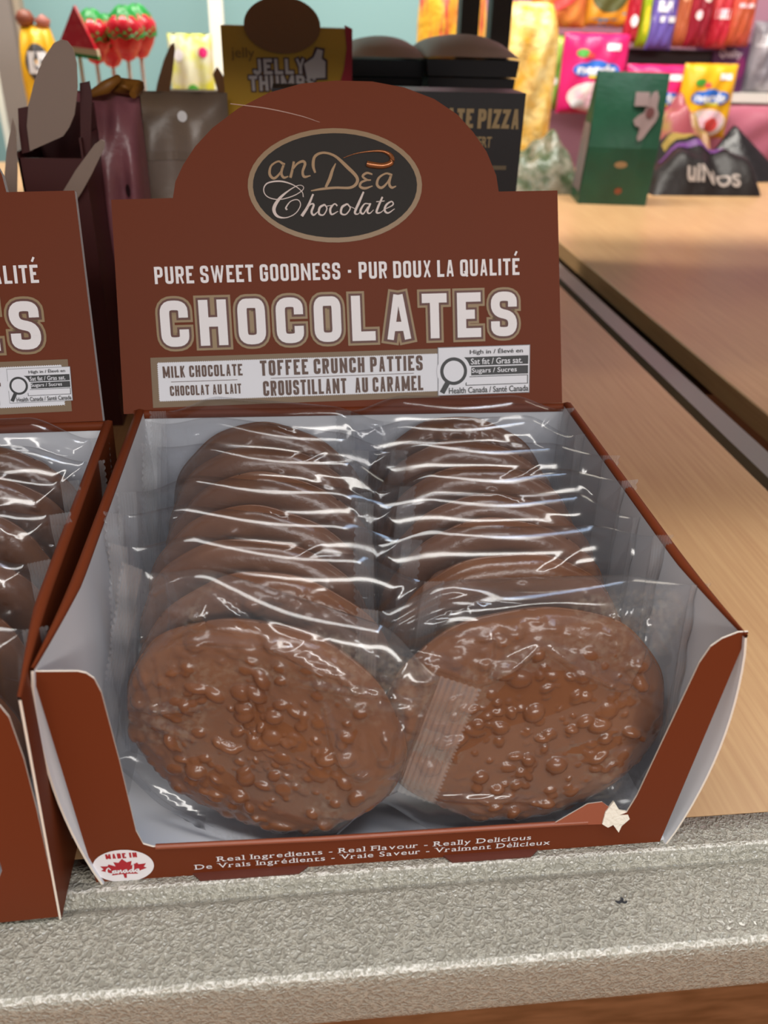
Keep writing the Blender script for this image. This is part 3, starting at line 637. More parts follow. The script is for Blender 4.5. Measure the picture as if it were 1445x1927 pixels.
for i, (y, t, k) in enumerate([(.024, .08, 3), (.058, .12, 2), (.088, .1, 1), (.118, .12, 0), (.148, .1, 3), (.178, .1, 2)]):
    p = ML @ Vector((.0545, y, .0030))
    place(PR[k], p, t, gr.uniform(-.05, .05), .03 + gr.uniform(-.05, .05), f'{ordl[i]} wrapped patty in the box cut off by the left edge of the photo', GL_)
# ------------------------------------------------------------------ the far bay across the deck
YB = 2.46
xa = at(792, 60, YB).x
m = MB(); m.box((-2.6, YB, -.5), (xa, YB + .03, 1.3), mat('teal_panel', '7fa3a4', .6)); struct('wall_back', m)
m = MB(); m.box((xa, YB, -.5), (3.2, YB + .03, 1.3), mat('mauve_panel', 'a8788a', .55)); struct('wall_right', m)
def post(n, px, py, Y, wpx, m_, dz=1.2):
    a = at(px, py, Y); b = at(px + wpx, py, Y); m = MB(); m.box((a.x, Y, -.5), (b.x, Y + .04, dz), m_); return struct(f'trim_{n}', m)
PW = mat('post_white', 'e9e8da', .45); PG = mat('post_grey', '7d7672', .5); PB = mat('post_beige', 'a79a88', .5)
post(1, 391, 0, 2.25, 27, PW); post(2, -28, 0, 1.95, 44, PG); post(3, 17, 0, 1.98, 17, PB); post(4, -22, 100, 2.3, 23, PW)
sh = thing('far_shelf', 'white edged shelf on the mauve wall behind the yellow candy bag', 'shelf')
p, q = at(1290, 182, 2.32), at(1445, 180, 2.32); m = MB(); m.box((p.x, 2.32, p.z - .012), (q.x + .5, 2.458, p.z + .012), mat('shelf_white', 'ded9d0', .5)); m.build('shelf_board', sh)
rk = thing('peg_rail', 'dark peg rail holding the top row of candy bags', 'rail')
p, q = at(1085, 104, 2.30), at(1372, 104, 2.30); m = MB(); m.box((p.x, 2.34, p.z - .03), (q.x, 2.459, p.z + .018), mat('rail_dark', '2c2022', .5)); m.build('rail_bar', rk)

class Pouch:
    """soft pouch with crimped ends standing or hanging in a plane y = Y; artwork is draped on its front"""
    def __init__(s, name, label, cat, px0, py0, px1, py1, Y, m_, t=.03, group=None, lean=0, crimp='both', top=1.0, yaw=0, seed=0, stand=False):
        a, b = at(px0, py1, Y), at(px1, py1, Y); c = at((px0 + px1) / 2, py0, Y); s.w = b.x - a.x; z0 = 0.0 if stand else (a.z + b.z) / 2; s.h = c.z - z0; s.t = t; s.seed = seed; s.top = top
        s.o = thing(name, label, cat, ((a.x + b.x) / 2, Y + t * .5, z0), (lean, 0, yaw), group)
        m = MB(); g = np.random.default_rng(seed); nu, nv = 28, 36
        for sd in (-1, 1): m.grid([[s.S(u / nu * 2 - 1, v / nv, sd) for u in range(nu + 1)] for v in range(nv + 1)], m_, True, flip=sd > 0)
        s.body = m.build('pouch', s.o)
    def S(s, u, v, sd=-1, h=0):
        e = max(0, 1 - abs(2 * v - 1) ** 5); k = max(0, 1 - abs(u) ** 4); ph = s.seed * 1.7
        b = s.t * .5 * (e * k) ** .6 * (1 + .12 * math.sin(7 * u + 5 * v + ph) + .08 * math.sin(13 * v - 9 * u + ph))
        b += .0025 * math.sin(u * 9 + ph) * (1 - e)
        wd = 1 - (1 - s.top) * max(0, (v - .75) / .25) ** 2
        return (u * s.w / 2 * wd, sd * (b + .0004) - h, v * s.h)
    def fr(s): return lambda u, v, h=0: s.S(u, v, -1, h)
    def art(s, name, fn):
        if name in ('printed_patch', 'white_patch', 'dark_print', 'green_print'):      # separate prints stay separate parts
            class Each:
                def __getattr__(q, k):
                    def f(*a_, **kw):
                        m = MB(); m.fr = s.fr(); getattr(m, k)(*a_, **kw); m.build(name, s.body)
                    return f
            return fn(Each())
        m = MB(); m.fr = s.fr(); fn(m); return m.build(name, s.body)

NP = mat('pink_foil', 'e0246f', .32); NY = mat('yellow_foil', 'f2b21c', .32); BLU = mat('print_blue', '2f6fd0', .4); PWH = mat('print_white', 'f4f2f4', .45)
SPL = mat('print_pale_pink', 'f4c3cf', .45, noise=(30, 'f6e6da', .4, .6)); RB = mat('print_coral', 'e8504c', .4); GRN = mat('print_green', '4da53a', .4); LIM = mat('print_lime', 'b5d327', .4)
def cloud(m, cv=.56, splash=SPL):
    m.ellipse(0, .22, .78, .19, .0012, splash, n=28); m.ellipse(.22, .2, .26, .10, .0016, RB, n=20); m.ellipse(-.45, .13, .2, .06, .0016, PWH, n=18)
    for a, b, c, d in ((-.38, 0, .32, .085), (0, .015, .4, .105), (.4, 0, .32, .085)): m.ellipse(a, cv + b, c, d, .0018 + .0002 * a, BLU, n=26)
    m.text('nerds', -.58, cv - .055, 1.16, .12, .0026, PWH, bold=.035, rot=.0); m.rect(-.2, cv - .10, .3, cv - .065, .0024, mat('print_yellow', 'e6d33a', .4), nu=4)
    m.rect(.25, .80, .68, .88, .0016, PWH, nu=4)
    m.ellipse(-.45, .76, .2, .05, .0016, GRN, n=16); m.ellipse(-.2, .73, .12, .035, .0018, RB, n=14)
g = 'foil candy bags hanging in the far bay'
for lab, bx, m_, Y, sd, yw in (('bright pink candy bag left of the green block bottom bag, fully in view', (1050, 62, 1170, 215), NP, 2.22, 1, 0), ('pink candy bag half hidden behind the top of the green bag', (1165, 122, 1283, 262), NP, 2.19, 2, 0),
                              ('yellow candy bag with a blue cloud print, right of the green bag', (1268, 120, 1370, 262), NY, 2.16, 3, .1)):
    b = Pouch('candy_bag', lab, 'candy bag', *bx, Y, m_, .05, g, seed=sd, yaw=yw); b.art('printed_logo', cloud)
b = Pouch('candy_bag', 'narrow green candy bag between the golden popcorn bag and the pink bag', 'candy bag', 1012, 65, 1058, 208, 2.26, mat('green_foil', '6f9f3c', .35, noise=(14, 'b6cf58', .35, .65)), .05, g, seed=4)
b.art('printed_patch', lambda m: (m.ellipse(-.4, .68, .22, .16, .001, mat('print_lilac', 'c7b3c0', .5), n=18), m.ellipse(0, .4, .3, .06, .001, PWH, n=16)))
OR = mat('orange_foil', 'c4602f', .4, noise=(22, 'dd8a3e', .35, .65)); RDF = mat('red_foil', 'b51f33', .35, noise=(18, 'd8504f', .45, .65)); PUR = mat('purple_foil', '6a58a8', .4)
top = [('orange and red candy bag at the top, beside the golden popcorn bag', (1000, -70, 1103, 52), OR, lambda m: (m.rect(-.9, .03, .2, .3, .001, RDF, nu=6), m.ellipse(.1, .42, .5, .10, .0016, RB, n=20, rot=.2))),
       ('orange candy bag with a dark olive round print, top row', (1100, -70, 1192, 52), mat('amber_foil', 'd9932a', .4), lambda m: (m.ellipse(-.1, .52, .72, .28, .001, mat('print_olive', '55552a', .4), n=26), m.rect(-.8, .02, .3, .14, .0012, mat('print_sky', '4e9fc6', .4), nu=6), m.rect(.5, .02, .95, .24, .0012, MATS['print_sky'], nu=4))),
       ('thin dark red candy bag left of the lime strip, top row', (1174, -60, 1200, 80), RDF, lambda m: m.ellipse(0, .3, .5, .09, .001, PWH, n=14)),
       ('thin lime candy bag between the red and purple bags, top row', (1197, -60, 1220, 90), mat('lime_foil', 'a8bf22', .4), lambda m: m.ellipse(0, .35, .4, .2, .001, mat('print_yellow', 'e6d33a', .4), n=14)),
       ('purple candy bag with white lettering, top row', (1217, -70, 1266, 94), PUR, lambda m: (m.rect(-.5, .66, .5, .76, .001, PWH, nu=3), m.rect(-.6, .45, .4, .58, .001, PWH, nu=3), m.rect(-.8, .33, .8, .40, .001, PWH, nu=3))),
       ('burnt orange candy bag right of the purple bag, top row', (1262, -70, 1291, 88), mat('burnt_foil', 'b7603c', .4), lambda m: m.ellipse(0, .6, .5, .05, .001, mat('print_peach', 'e2a07a', .4), n=14)),
       ('dark red candy bag with pale spots, top row', (1290, -70, 1331, 90), mat('wine_foil', '8a1529', .35, noise=(20, 'b83a45', .5, .7)), lambda m: (m.ellipse(.3, .62, .35, .07, .001, SPL, n=14), m.ellipse(-.3, .4, .3, .06, .001, SPL, n=14))),
       ('red candy bag with two white bands, top row', (1328, -70, 1372, 92), RDF, lambda m: (m.rect(-.7, .62, .6, .72, .001, SPL, nu=4), m.rect(-.7, .36, .5, .48, .001, SPL, nu=4))),
       ('rust red candy bag at the right end of the top row', (1368, -70, 1412, 88), mat('rust_foil', 'b4502f', .4, noise=(18, 'd0584a', .4, .6)), lambda m: (m.rect(-.4, .80, .3, .90, .001, PWH, nu=3, rot=.3), m.rect(-.6, .48, .6, .53, .001, SPL, nu=3)))]
for i, (lab, bx, m_, fn) in enumerate(top):
    b = Pouch('candy_bag', lab, 'candy bag', *bx, 2.25 + .012 * (i % 2), m_, .045, g, seed=10 + i); b.art('printed_patch', fn)
# purple tin-like carton on the far shelf
p, q = at(1328, 178, 2.33), at(1412, 88, 2.33); t = thing('chocolate_carton', 'purple carton with pale lettering standing on the white edged shelf', 'carton', ((p.x + q.x) / 2, 2.33, at(1370, 182, 2.32).z + .012))
W2, H2 = (q.x - p.x) / 2, q.z - p.z; m = MB(); m.box((-W2, 0, 0), (W2, .12, H2), mat('purple_card', '5a2a57', .4)); c = m.build('carton_body', t)
m = MB(); m.text('Quality', -W2 * .7, H2 * .66, W2 * 1.3, H2 * .22, .001, mat('print_pale', 'd9c8d4', .5), bold=.02, rot=-.03); m.build('lettering', c); m = MB(); m.rect(-W2 * .3, H2 * .45, W2 * .4, H2 * .58, .001, MATS['print_pale']); m.build('printed_band', c); m = MB(); m.ellipse(-W2 * .6, H2 * .2, W2 * .22, W2 * .2, .001, mat('print_orange', 'd8703c', .4), n=16); m.build('printed_spot', c); m = MB(); m.ellipse(W2 * .6, H2 * .5, W2 * .3, H2 * .25, .0008, mat('print_magenta', '8a2768', .4), n=20); m.build('printed_spot', c)
b = Pouch('foil_bag', 'grey silver bag on the white edged shelf at the right edge', 'bag', 1402, 40, 1475, 177, 2.34, mat('silver_film', '857f86', .3, noise=(16, 'b9b2b8', .4, .6)), .06, seed=31)
b.art('price_tag', lambda m: m.rect(-.9, .66, -.3, .82, .001, PWH, nu=3))
b = Pouch('plastic_bag', 'large pink plastic bag hanging below the white edged shelf', 'bag', 1240, 200, 1500, 352, 2.27, mat('pink_film', 'b9697b', .25), .08, seed=33)

# ------------------------------------------------------------------ goods standing at the back of the deck
POP = mat('popcorn_bag', 'f0b52c', .32, noise=(26, 'ffe6a0', .35, .65), bump=('noise', 60, .5, .008))
POP2 = mat('popcorn_bag_striped', 'f3bd3a', .32, noise=(14, 'e0504a', .50, .62, (5, 1, .8)), bump=('noise', 60, .5, .008))
gp = 'big golden popcorn bags at the back of the deck'
Pouch('popcorn_bag', 'big golden popcorn bag with pink streaks, left of the dark uprights', 'popcorn bag', 780, -60, 902, 330, 1.60, POP2, .10, gp, seed=41, stand=True, top=.8)
Pouch('popcorn_bag', 'big golden popcorn bag with a rounded top corner, right of the dark uprights', 'popcorn bag', 905, 2, 1034, 330, 1.68, POP, .10, gp, seed=42, stand=True, top=.72)

t = thing('block_bottom_bag', 'tall dark green block bottom bag standing alone on the bare deck', 'bag', (0, 0, 0))
A = at(1090, 388, 1.41); Bq = at(1212, 388, 1.41); wv = Bq.x - A.x; Hh = at(1180, 135, 1.44).z; t.location = ((A.x + Bq.x) / 2, 1.44, 0); t.rotation_euler = (0, 0, -.14)
GB = mat('green_paper', '0b402a', .4, noise=(20, '104c33', .3, .7), bump=('noise', 40, .3, .004)); GS = mat('grey_panel', '6d6468', .5)
def gb(u, v): d = .042 * (1 - .86 * max(0, (v - .45) / .55) ** 1.2); return wv / 2 * (1.0 + .0 * v), d
m = MB(); rows = []
for i in range(25):
    v = i / 24; a, d = gb(0, v); z = v * Hh; sway = .012 * v
    pr = [(-a, -d), (-a * .5, -d - .004 * math.sin(math.pi * v)), (0, -d - .007 * math.sin(math.pi * v)), (a * .5, -d - .005 * math.sin(math.pi * v)), (a, -d), (a - .014 * math.sin(math.pi * v * .5), 0), (a, d), (-a, d), (-a + .010 * v, 0)]
    rows.append([(x + sway, y, z) for x, y in pr])
m.grid(rows, GB, False, True, flip=True); m.add(rows[0], [tuple(range(9))], GB); m.add(rows[-1], [tuple(reversed(range(9)))], GB); body = m.build('bag_body', t)
def GF(u, v, h=0): a, d = gb(0, v / Hh); return (u + .012 * v / Hh, -d - .0075 * math.sin(math.pi * v / Hh) * (1 - (u / a) ** 2) - h - .0006, v)
m = MB(); m.fr = GF; PK = mat('print_dusty_pink', '85706f', .5)
m.rect(.006, Hh * .765, .032, Hh * .865, .004, PK, nu=3, nv=3); m.build('price_sticker', body)
m = MB(); m.fr = GF; m.flat([(.008, .150), (.016, .158), (.026, .163), (.030, .180), (.038, .196), (.046, .198), (.050, .188), (.049, .172), (.054, .160), (.050, .148), (.042, .138), (.030, .120), (.022, .116), (.019, .122), (.022, .138), (.012, .142)], .002, PK); m.build('printed_figure', body); m = MB(); m.fr = GF; m.ellipse(.037, .163, .008, .009, .0026, mat('print_maroon', '5a2c2c', .5), n=16)
m.build('printed_spot', body); m = MB(); m.fr = GF; m.ellipse(.000, .075, .012, .006, .001, mat('print_tan', '9a7c58', .5), n=14); m.build('printed_spot', body); m = MB(); m.fr = GF; m.ellipse(.006, .028, .007, .006, .001, mat('print_rust', '8a4a30', .5), n=14); m.build('printed_spot', body)
m = MB(); sp = []
for i in range(4):
    v = .10 + .52 * i / 3; a, d = gb(0, v); sp.append([(-a - .0012 + .012 * v, -d * .92, v * Hh), (-a - .0005 + .010 * v * .5 + .012 * v, 0, v * Hh), (-a - .0012 + .012 * v, d * .9, v * Hh)])
m.grid(sp, GS, False); m.build('side_panel', body)

def lying_bag(label, px0, px1, py0, py1, Y, m_, hh, seed, name='snack_bag', depth=.16, yaw=0, sl=0, cat='snack bag'):
    """a filled bag lying on the deck, its crimped ends thin and its middle swollen"""
    a, b = at(px0, py1, Y), at(px1, py1, Y); w2 = (b.x - a.x) / 2; o = thing(name, label, cat, ((a.x + b.x) / 2, Y + depth / 2, 0), (0, 0, yaw)); g = np.random.default_rng(seed); m = MB(); nu, nv = 40, 26
    ph = g.uniform(0, 6, 6)
    def S(u, v, top):
        k = max(0, 1 - abs(u) ** 3.2) ** .65 * max(0, 1 - abs(v) ** 2.6) ** .6
        z = hh * k * (1 + .18 * math.sin(5 * u + ph[0]) + .12 * math.sin(6 * v + 4 * u + ph[1]) + .06 * math.sin(14 * u + ph[2])) if top else .0
        z += (.0015 + max(0, u + .2) * sl * (1 - v) * .5) if top else .001
        return (u * w2, v * depth / 2, z)
    for tp in (1, 0): m.grid([[S(u / nu * 2 - 1, v / nv * 2 - 1, tp) for u in range(nu + 1)] for v in range(nv + 1)], m_, True, flip=not tp)
    bd = m.build('pouch', o); return o, bd, lambda u, v, h=0: (lambda q: (q[0], q[1], q[2] + h))(S(u, v, 1))
o, bd, S = lying_bag('clear packet of green mixed sweets lying between the black box and the green bag', 962, 1100, 268, 355, 1.50, mat('mixed_sweets', '46543a', .25, noise=(38, '85806f', .4, .62), bump=('noise', 40, .6, .01)), .085, 3, depth=.15)
o, bd, S = lying_bag('dark snack bag with pale lettering lying right of the green bag', 1228, 1436, 262, 366, 1.50, mat('dark_foil', '1e1817', .42, spec=.3, bump=('noise', 25, .4, .01)), .085, 6, depth=.2)
m = MB(); m.fr = S
m.text('uiNOS', -.42, -.965, 1.0, .15, .003, mat('print_grey', '9c8f88', .5), bold=.03); m.build('lettering', bd)
m = MB(); m.fr = S; m.rect(-.72, -.34, .5, -.20, .002, mat('print_violet', '5b2f6b', .4), nu=14, rot=.0); m.rect(-.6, -.1, .42, .12, .002, mat('print_ochre', '8d7430', .4), nu=12, nv=3); m.build('printed_band', bd)
t = thing('snack_bag', 'black snack bag standing up in a point behind the dark lying bag', 'snack bag', (0, 0, 0)); m = MB()
P = [at(1300, 364, 1.72), at(1385, 236, 1.76), at(1470, 385, 1.70)]
q0 = np.array(P[0]); q0[2] = .002; q1 = np.array(P[1]); q2 = np.array(P[2]); q2[2] = .002; rows = []
for i in range(15):
    r_ = []
    for j in range(15):
        s_, u_ = i / 14, j / 14; pt = (q0 * (1 - u_) + q2 * u_) * (1 - s_) + q1 * s_; bul = .035 * math.sin(math.pi * u_) * (1 - s_) ** .7; r_.append((pt, bul))
    rows.append(r_)
BK2 = mat('black_foil', '1d1718', .3, bump=('noise', 30, .5, .01))
m.grid([[tuple(p_ + np.array((0, -b_, 0))) for p_, b_ in r_] for r_ in rows], BK2, True); m.grid([[tuple(p_ + np.array((0, .012 + b_ * .5, 0))) for p_, b_ in r_] for r_ in rows], BK2, True, flip=True); m.build('pouch', t)
o, bd, S = lying_bag('pink and yellow printed snack bag, mostly behind the dark lying bag', 1215, 1345, 245, 330, 1.72, mat('fruit_print_foil', 'a34d55', .35, noise=(9, '9a8c3c', .42, .58)), .13, 8, depth=.12)

# ------------------------------------------------------------------ goods in the middle of the deck
def fbox(o, p0, p1, y0, dep, m_, name, par):
    m = MB(); m.box((p0.x, y0, 0), (p1.x, y0 + dep, p0.z), m_); return m.build(name, par)
# yellow jelly box
YJ = .62; a, b = at(415, 55, YJ), at(663, 47, YJ); t = thing('jelly_candy_box', 'yellow jelly candy box with a brown oval flap standing behind the header card', 'candy box', ((a.x + b.x) / 2, YJ, 0))
w2 = (b.x - a.x) / 2; hz = (a.z + b.z) / 2; m = MB(); m.box((-w2, 0, 0), (w2, .07, hz), mat('mustard_card', 'cd9c16', .45)); body = m.build('carton_body', t)
F = plane_frame((0, 0, 0), (1, 0, 0), (0, 0, 1), (0, -1, 0)); rel = lambda x, y: (at(x, y, YJ).x - t.location.x, at(x, y, YJ).z)
m = MB(); m.fr = F; m.flat([rel(630, 190), (w2, rel(660, 190)[1]), (w2, hz), rel(648, 47), rel(652, 90), rel(647, 130)], .0006, mat('crimson_ink', 'b01226', .45)); m.build('red_panel', body)
m = MB(); c = rel(531, 48); m.prism([(c[0] + .0330 * math.cos(k / 40 * 2 * math.pi), c[1] + .0215 * math.sin(k / 40 * 2 * math.pi)) for k in range(40)], .0008, .0026, mat('brown_kraft', '8f6644', .8), fr=F); m.build('oval_flap', t)
m = MB(); m.fr = F; WJ = mat('letter_white', 'cfc6c4', .5); DJ = mat('letter_shadow', '4a2a2c', .5)
for tx, x, y, wpx, hpx in (('JELLY', 477, 140, 84, 22), ('THUMBS', 470, 171, 108, 22)):
    u, v = rel(x, y); sc_ = (YJ + .22) * 1.0 / FPX * 1.02; caps(m, tx, u, v, wpx * sc_, hpx * sc_, .0014, WJ, rot=.03, stroke=.21, aspect=.62, gap=.14, layers=[(.0011, .0008, DJ)])
th = [(578, 148), (572, 120), (590, 108), (597, 92), (607, 95), (605, 110), (612, 116), (612, 146)]; m.flat([rel(*q) for q in th], .0020, WJ); th2 = [(574, 152), (568, 118), (587, 105), (593, 88), (611, 91), (609, 108), (616, 113), (616, 150)]; m.flat([rel(*q) for q in th2], .0011, DJ)
m.build('title_lettering', body)
m = MB(); m.fr = F; u, v = rel(436, 114); m.text('jelly', u, v, .020, .0105, .0008, mat('faded_brown', '8a6416', .5)); m.build('small_lettering', body)
# two black cartons with domed grey tops
def domed(px0, px1, pyt, pys, Y, label):
    a, b = at(px0, pys, Y), at(px1, pys, Y); tp = at((px0 + px1) / 2, pyt, Y + .05); w = (b.x - a.x) / 2; t = thing('domed_carton', label, 'carton', ((a.x + b.x) / 2, Y, 0), group='black cartons with domed grey lids'); zs = (a.z + b.z) / 2
    BC = mat('black_card', '17151a', .3); m = MB(); pr = [(-w * .84, 0), (w * .84, 0), (w * .88, zs - .055), (-w * .88, zs - .055)]
    m.prism(pr, -.16, 0, BC, fr=F); bd = m.build('carton_body', t)
    for k in range(3):
        z0 = zs - .052 + k * .0165; m = MB(); f0, f1 = .88 + .045 * k, .915 + .045 * k; m.prism([(-w * f0, z0), (w * f0, z0), (w * f1, z0 + .0150), (-w * f1, z0 + .0150)], -.16, .001 + .002 * k, BC, fr=F); m.build('stacked_tray', t)
    m = MB(); n = 20; hgt = tp.z - zs + .006
    prof = [(w * math.cos(math.pi * k / n), zs - .002 + hgt * math.sin(math.pi * k / n) ** .9) for k in range(n + 1)]
    m.grid([[(x, yy - .008 * (1 - abs(x / w)), zs - .002 + (z - zs + .002) * q) for x, z in prof] for yy, q in ((-.006, .04), (.012, .55), (.04, .9), (.07, 1.0), (.12, .9), (.16, .3))], mat('grey_lid', 'c4b2ac', .55), True); m.build('domed_lid', t)
domed(655, 800, 76, 104, .74, 'black carton with a domed grey lid right behind the yellow jelly box'); domed(803, 976, 73, 104, .72, 'black carton with a domed grey lid in front of the dark uprights')
# black pizza box
YP = .50; a, b = at(800, 178, YP), at(990, 176, YP); t = thing('chocolate_pizza_box', 'black upright box with gold lettering ending in PIZZA', 'box', (b.x, YP, 0)); W_ = .20
m = MB(); m.box((-W_, 0, 0), (0, .05, b.z), mat('black_box_card', '0e0c12', .4)); body = m.build('carton_body', t); m = MB(); m.fr = F; GI = mat('dull_gold', '8c7650', .5)
rel = lambda x, y: (at(x, y, YP).x - t.location.x, at(x, y, YP).z); u, v = rel(975, 243); k = .72 / FPX
caps(m, 'CHOCOLATE PIZZA', u - .106, v, .106, 30 * k * 1.05, .0006, GI, stroke=.24, aspect=.62, gap=.16); u, v = rel(865, 277); m.text('DESSERT', u, v, 56 * k, 18 * k, .0006, GI, bold=.02); u, v = rel(905, 319); m.rect(u, v, u + 45 * k, v + 7 * k, .0006, mat('dim_gold', '5c4d36', .5)); m.build('gold_lettering', body)
# open maroon carton with grey flaps
YF = .42; MAR = mat('oxblood_card', '45191a', .45); t = thing('open_flap_carton', 'open dark maroon carton with tall grey flaps behind the left header', 'carton', (at(80, 300, YF).x, YF, 0)); KG = mat('grey_flap', '8f7b70', .7)
rel = lambda x, y: (at(x, y, YF).x - t.location.x, at(x, y, YF).z)
def panel(pxs, dy, m_, name, th=.0012):
    m = MB(); q = [rel(*p) for p in pxs][::-1]; ar = sum(q[i][0] * q[(i + 1) % len(q)][1] - q[(i + 1) % len(q)][0] * q[i][1] for i in range(len(q)))
    m.prism(q if ar > 0 else q[::-1], -th, 0, m_, CUT if m_ is KG else None, fr=plane_frame((0, dy, 0), (1, 0, 0), (0, 0, 1), (0, -1, 0))); return m.build(name, t)
a, b = rel(22, 290), rel(142, 270); m = MB(); m.box((a[0], .012, 0), (b[0], .014, a[1] - .004), MAR); m.box((a[0], .07, 0), (b[0] + .0015, .072, b[1] + .02), MAR); m.box((a[0], .012, 0), (a[0] + .0015, .072, a[1]), MAR); m.box((b[0], .012, 0), (b[0] + .0015, .072, b[1] + .002), MAR); m.build('carton_body', t)
panel([(49, 288), (43, 240), (46, 200), (58, 152), (74, 112), (94, 82), (108, 75), (120, 78), (131, 92), (138, 120), (140, 165), (134, 218), (124, 243), (112, 260)], .010, KG, 'flap')
panel([(2, 352), (7, 290), (19, 224), (25, 246), (28, 320), (27, 388), (8, 388)], .006, KG, 'flap'); panel([(98, 392), (140, 322), (176, 273), (188, 264), (195, 268), (193, 282), (170, 330), (150, 366), (132, 392)], .004, KG, 'flap')
panel([(22, 208), (42, 204), (52, 290), (30, 295), (24, 250)], .015, MAR, 'flap'); panel([(139, 160), (158, 156), (163, 185), (160, 300), (142, 300)], .018, MAR, 'flap')
# purple bag, grey pouch, kraft box behind
b = Pouch('purple_bag', 'dusky purple plastic bag beside the open maroon carton', 'bag', 140, 178, 268, 330, .49, mat('purple_film', '945c60', .36, noise=(14, '784854', .3, .7), bump=('noise', 30, .5, .006)), .06, seed=51, stand=True)
b.art('dark_print', lambda m: (m.ellipse(-.78, .60, .09, .035, .001, mat('print_dark', '2c1518', .5), n=16), m.ellipse(.5, .72, .08, .02, .001, MATS['print_dark'], n=14), m.ellipse(-.5, .935, .09, .012, .0012, MATS['print_dark'], n=14), m.ellipse(-.3, .94, .06, .016, .0012, PWH, n=14)))
m = MB(); q = [at(165, 180, .50), at(200, 165, .50), at(222, 148, .50), at(212, 160, .51), at(262, 166, .51), at(250, 178, .5)]; m.tube([Vector(p_) - b.o.location for p_ in q], [.002, .005, .003, .006, .006, .003], mat('amber_ribbon', '8a5a20', .5), 8); m.build('ribbon', b.o)
b = Pouch('resealable_pouch', 'grey beige resealable pouch with a small hang hole, left of the big header', 'pouch', 222, 176, 436, 360, .58, mat('taupe_film', '83736a', .35, noise=(8, '7d6850', .35, .65), bump=('noise', 25, .3, .006)), .04, seed=52, stand=True)
b.art('hang_hole', lambda m: m.ellipse(.23, .925, .085, .018, .0012, PWH, n=18)); b.art('zip_band', lambda m: m.rect(-.95, .78, .95, .81, .001, mat('zip_film', '7d6c60', .4), nu=20))
b.art('painted_glint', lambda m: m.ellipse(.48, .32, .03, .04, .001, mat('glint_pale_mint', 'a9b5b0', .4), n=12))  # highlight on the film painted as a pale ellipse
YK = .80; t = thing('kraft_carton', 'tan carton whose two upright flaps show above the grey pouch', 'carton', (at(355, 170, YK).x, YK, 0)); rel = lambda x, y: (at(x, y, YK).x - t.location.x, at(x, y, YK).z); KT = mat('tan_card', 'bd9f86', .7)
a, b_ = rel(283, 180), rel(430, 180); m = MB(); m.box((a[0], 0, 0), (b_[0], .10, a[1]), KT); m.build('carton_body', t)
panel([(290, 182), (297, 150), (308, 112), (320, 85), (327, 80), (329, 92), (325, 130), (318, 182)], .002, KT, 'flap'); panel([(400, 140), (408, 125), (418, 140), (429, 160), (430, 182), (412, 182)], .002, KT, 'flap')

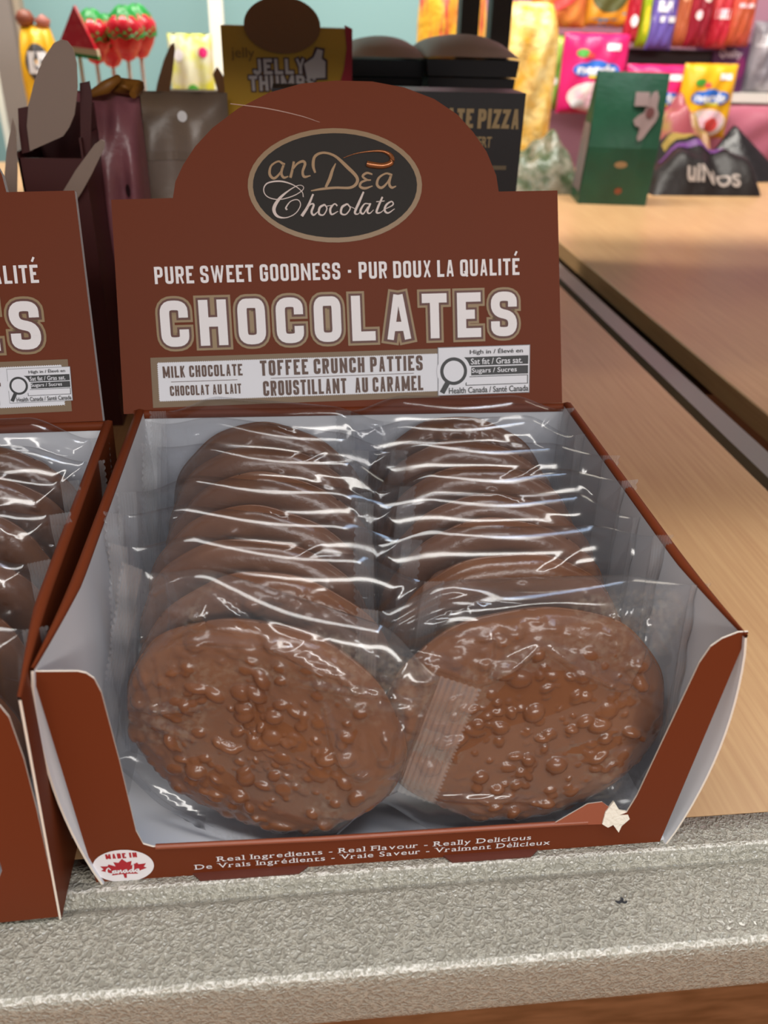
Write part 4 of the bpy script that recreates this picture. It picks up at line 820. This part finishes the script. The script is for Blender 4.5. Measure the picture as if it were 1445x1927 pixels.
# lollipops in a holder, sweet pouches further back
YL = 1.20; a = at(210, 175, YL); hb = thing('lollipop_holder', 'cream box holding the fruit lollipops at the back left', 'holder', (a.x, YL, 0))
m = MB(); m.box((-.085, -.05, 0), (.085, .05, .13), mat('cream_card', 'c9b9a6', .6)); m.build('carton_body', hb)
RS = mat('candy_red', 'e2263a', .25, noise=(90, 'f0575c', .5, .7)); GC = mat('candy_green', '1f9a3e', .35, bump=('noise', 90, .6, .004)); STK = mat('white_stick', 'ece6e0', .5); CEL = film_mat('cellophane', tint=(.95, .92, .9), haze=.22, f0=.1)
gl = 'fruit lollipops in the holder'
def lolly(label, px, py, kind, Y=YL, s=1.0):
    c = at(px, py, Y); o = thing('lollipop', label, 'lollipop', (c.x, Y, .12), group=gl); H_ = c.z - .12; m = MB(); m.tube([(0, 0, 0), (0, 0, H_)], .0028, STK, 8); m.build('stick', o)
    if kind == 's':
        m = MB(); m.lathe([(.001, -.034 * s), (.010 * s, -.030 * s), (.020 * s, -.014 * s), (.026 * s, .004), (.026 * s, .014 * s), (.018 * s, .024 * s), (.002, .026 * s)], RS, (0, 0, H_), 20); bd = m.build('candy', o)
        m = MB(); n = 18
        for k in range(3): m.grid([[((.004 + .0068 * q + .003 * (j % 2) * (q > 1)) * s * math.cos(2 * math.pi * j / n + k), (.004 + .0068 * q + .003 * (j % 2) * (q > 1)) * s * math.sin(2 * math.pi * j / n + k), H_ + (.026 + .004 * k - .0035 * q * q + .004 * (j % 2)) * s) for j in range(n)] for q in range(4)], GC, True, True)
        m.build('leaf_crown', o)
    else:
        W = mat('candy_pale', 'e9e2c4', .4); m = MB(); m.prism([(-.025, -.018), (.025, -.023), (.003, .030)], -.008, .008, RS, fr=plane_frame((0, 0, H_), (1, 0, 0), (0, 0, 1), (0, -1, 0))); m.build('candy', o)
        m = MB(); m.prism([(-.027, -.024), (.027, -.030), (.026, -.022), (-.026, -.017)], -.0085, .0085, W, fr=plane_frame((0, 0, H_), (1, 0, 0), (0, 0, 1), (0, -1, 0))); m.prism([(-.027, -.028), (.027, -.035), (.027, -.030), (-.027, -.024)], -.008, .008, GC, fr=plane_frame((0, 0, H_), (1, 0, 0), (0, 0, 1), (0, -1, 0))); m.build('rind', o)
    m = MB(); g = np.random.default_rng(int(px)); n = 20
    m.grid([[((r_ * (1 + .35 * math.sin(5 * 2 * math.pi * j / n + px + q))) * math.cos(2 * math.pi * j / n), (r_ * (1 + .35 * math.sin(4 * 2 * math.pi * j / n + px))) * math.sin(2 * math.pi * j / n), zz) for j in range(n)] for q, (r_, zz) in enumerate([(.006, .07), (.018, .05), (.026, .025), (.022, .008), (.012, .001)])], CEL, True, True); m.build('cellophane', o)
lolly('watermelon wedge lollipop, leftmost of the fruit lollipops', 143, 58, 'w', YL - .06); lolly('strawberry lollipop next to the watermelon wedge', 176, 72, 's'); lolly('strawberry lollipop in the middle of the bunch, set lowest', 207, 80, 's', YL + .04); lolly('strawberry lollipop second from the right of the bunch', 236, 66, 's', YL - .01); lolly('strawberry lollipop at the right end of the bunch', 261, 62, 's', YL + .03)
b = Pouch('sweet_pouch', 'rounded yellow sweet pouch with a dark framed white patch, at the far left', 'pouch', 42, 48, 116, 185, 1.42, mat('yolk_foil', 'f0b51e', .35), .06, seed=61, stand=True, top=.7)
b.art('white_patch', lambda m: (m.ellipse(.05, .80, .62, .105, .001, mat('print_charcoal', '4a4648', .5), n=22), m.rect(-.42, .74, .55, .86, .002, PWH, nu=5), m.ellipse(-.4, .46, .5, .05, .001, NP, n=18)))
m = MB(); m.lathe([(.001, -.012), (.012, -.006), (.016, .004), (.010, .014), (.001, .017)], mat('topknot_brown', '8a4a34', .4), (-.014, 0, b.h + .006), 14); m.lathe([(.001, -.010), (.010, -.006), (.013, .004), (.001, .012)], mat('topknot_rose', 'b06a5c', .4), (.014, 0, b.h + .004), 14); m.build('top_knot', b.o)
b = Pouch('sweet_pouch', 'lemon yellow sweet pouch with a green print, seen above the grey pouch', 'pouch', 322, 64, 404, 185, 1.40, mat('lemon_foil', 'dfe04a', .35, noise=(24, 'e8e6c4', .45, .62)), .05, seed=62, stand=True)
b.art('green_print', lambda m: (m.ellipse(.05, .66, .3, .06, .001, GRN, n=18), m.ellipse(.05, .56, .42, .06, .0014, LIM, n=18), m.ellipse(-.6, .58, .22, .05, .001, RB, n=16), m.rect(-.8, .42, .7, .49, .001, mat('print_orange', 'd8703c', .4), nu=8), m.ellipse(.6, .9, .2, .03, .001, NP, n=14), m.ellipse(-.5, .88, .22, .035, .001, PWH, n=14)))
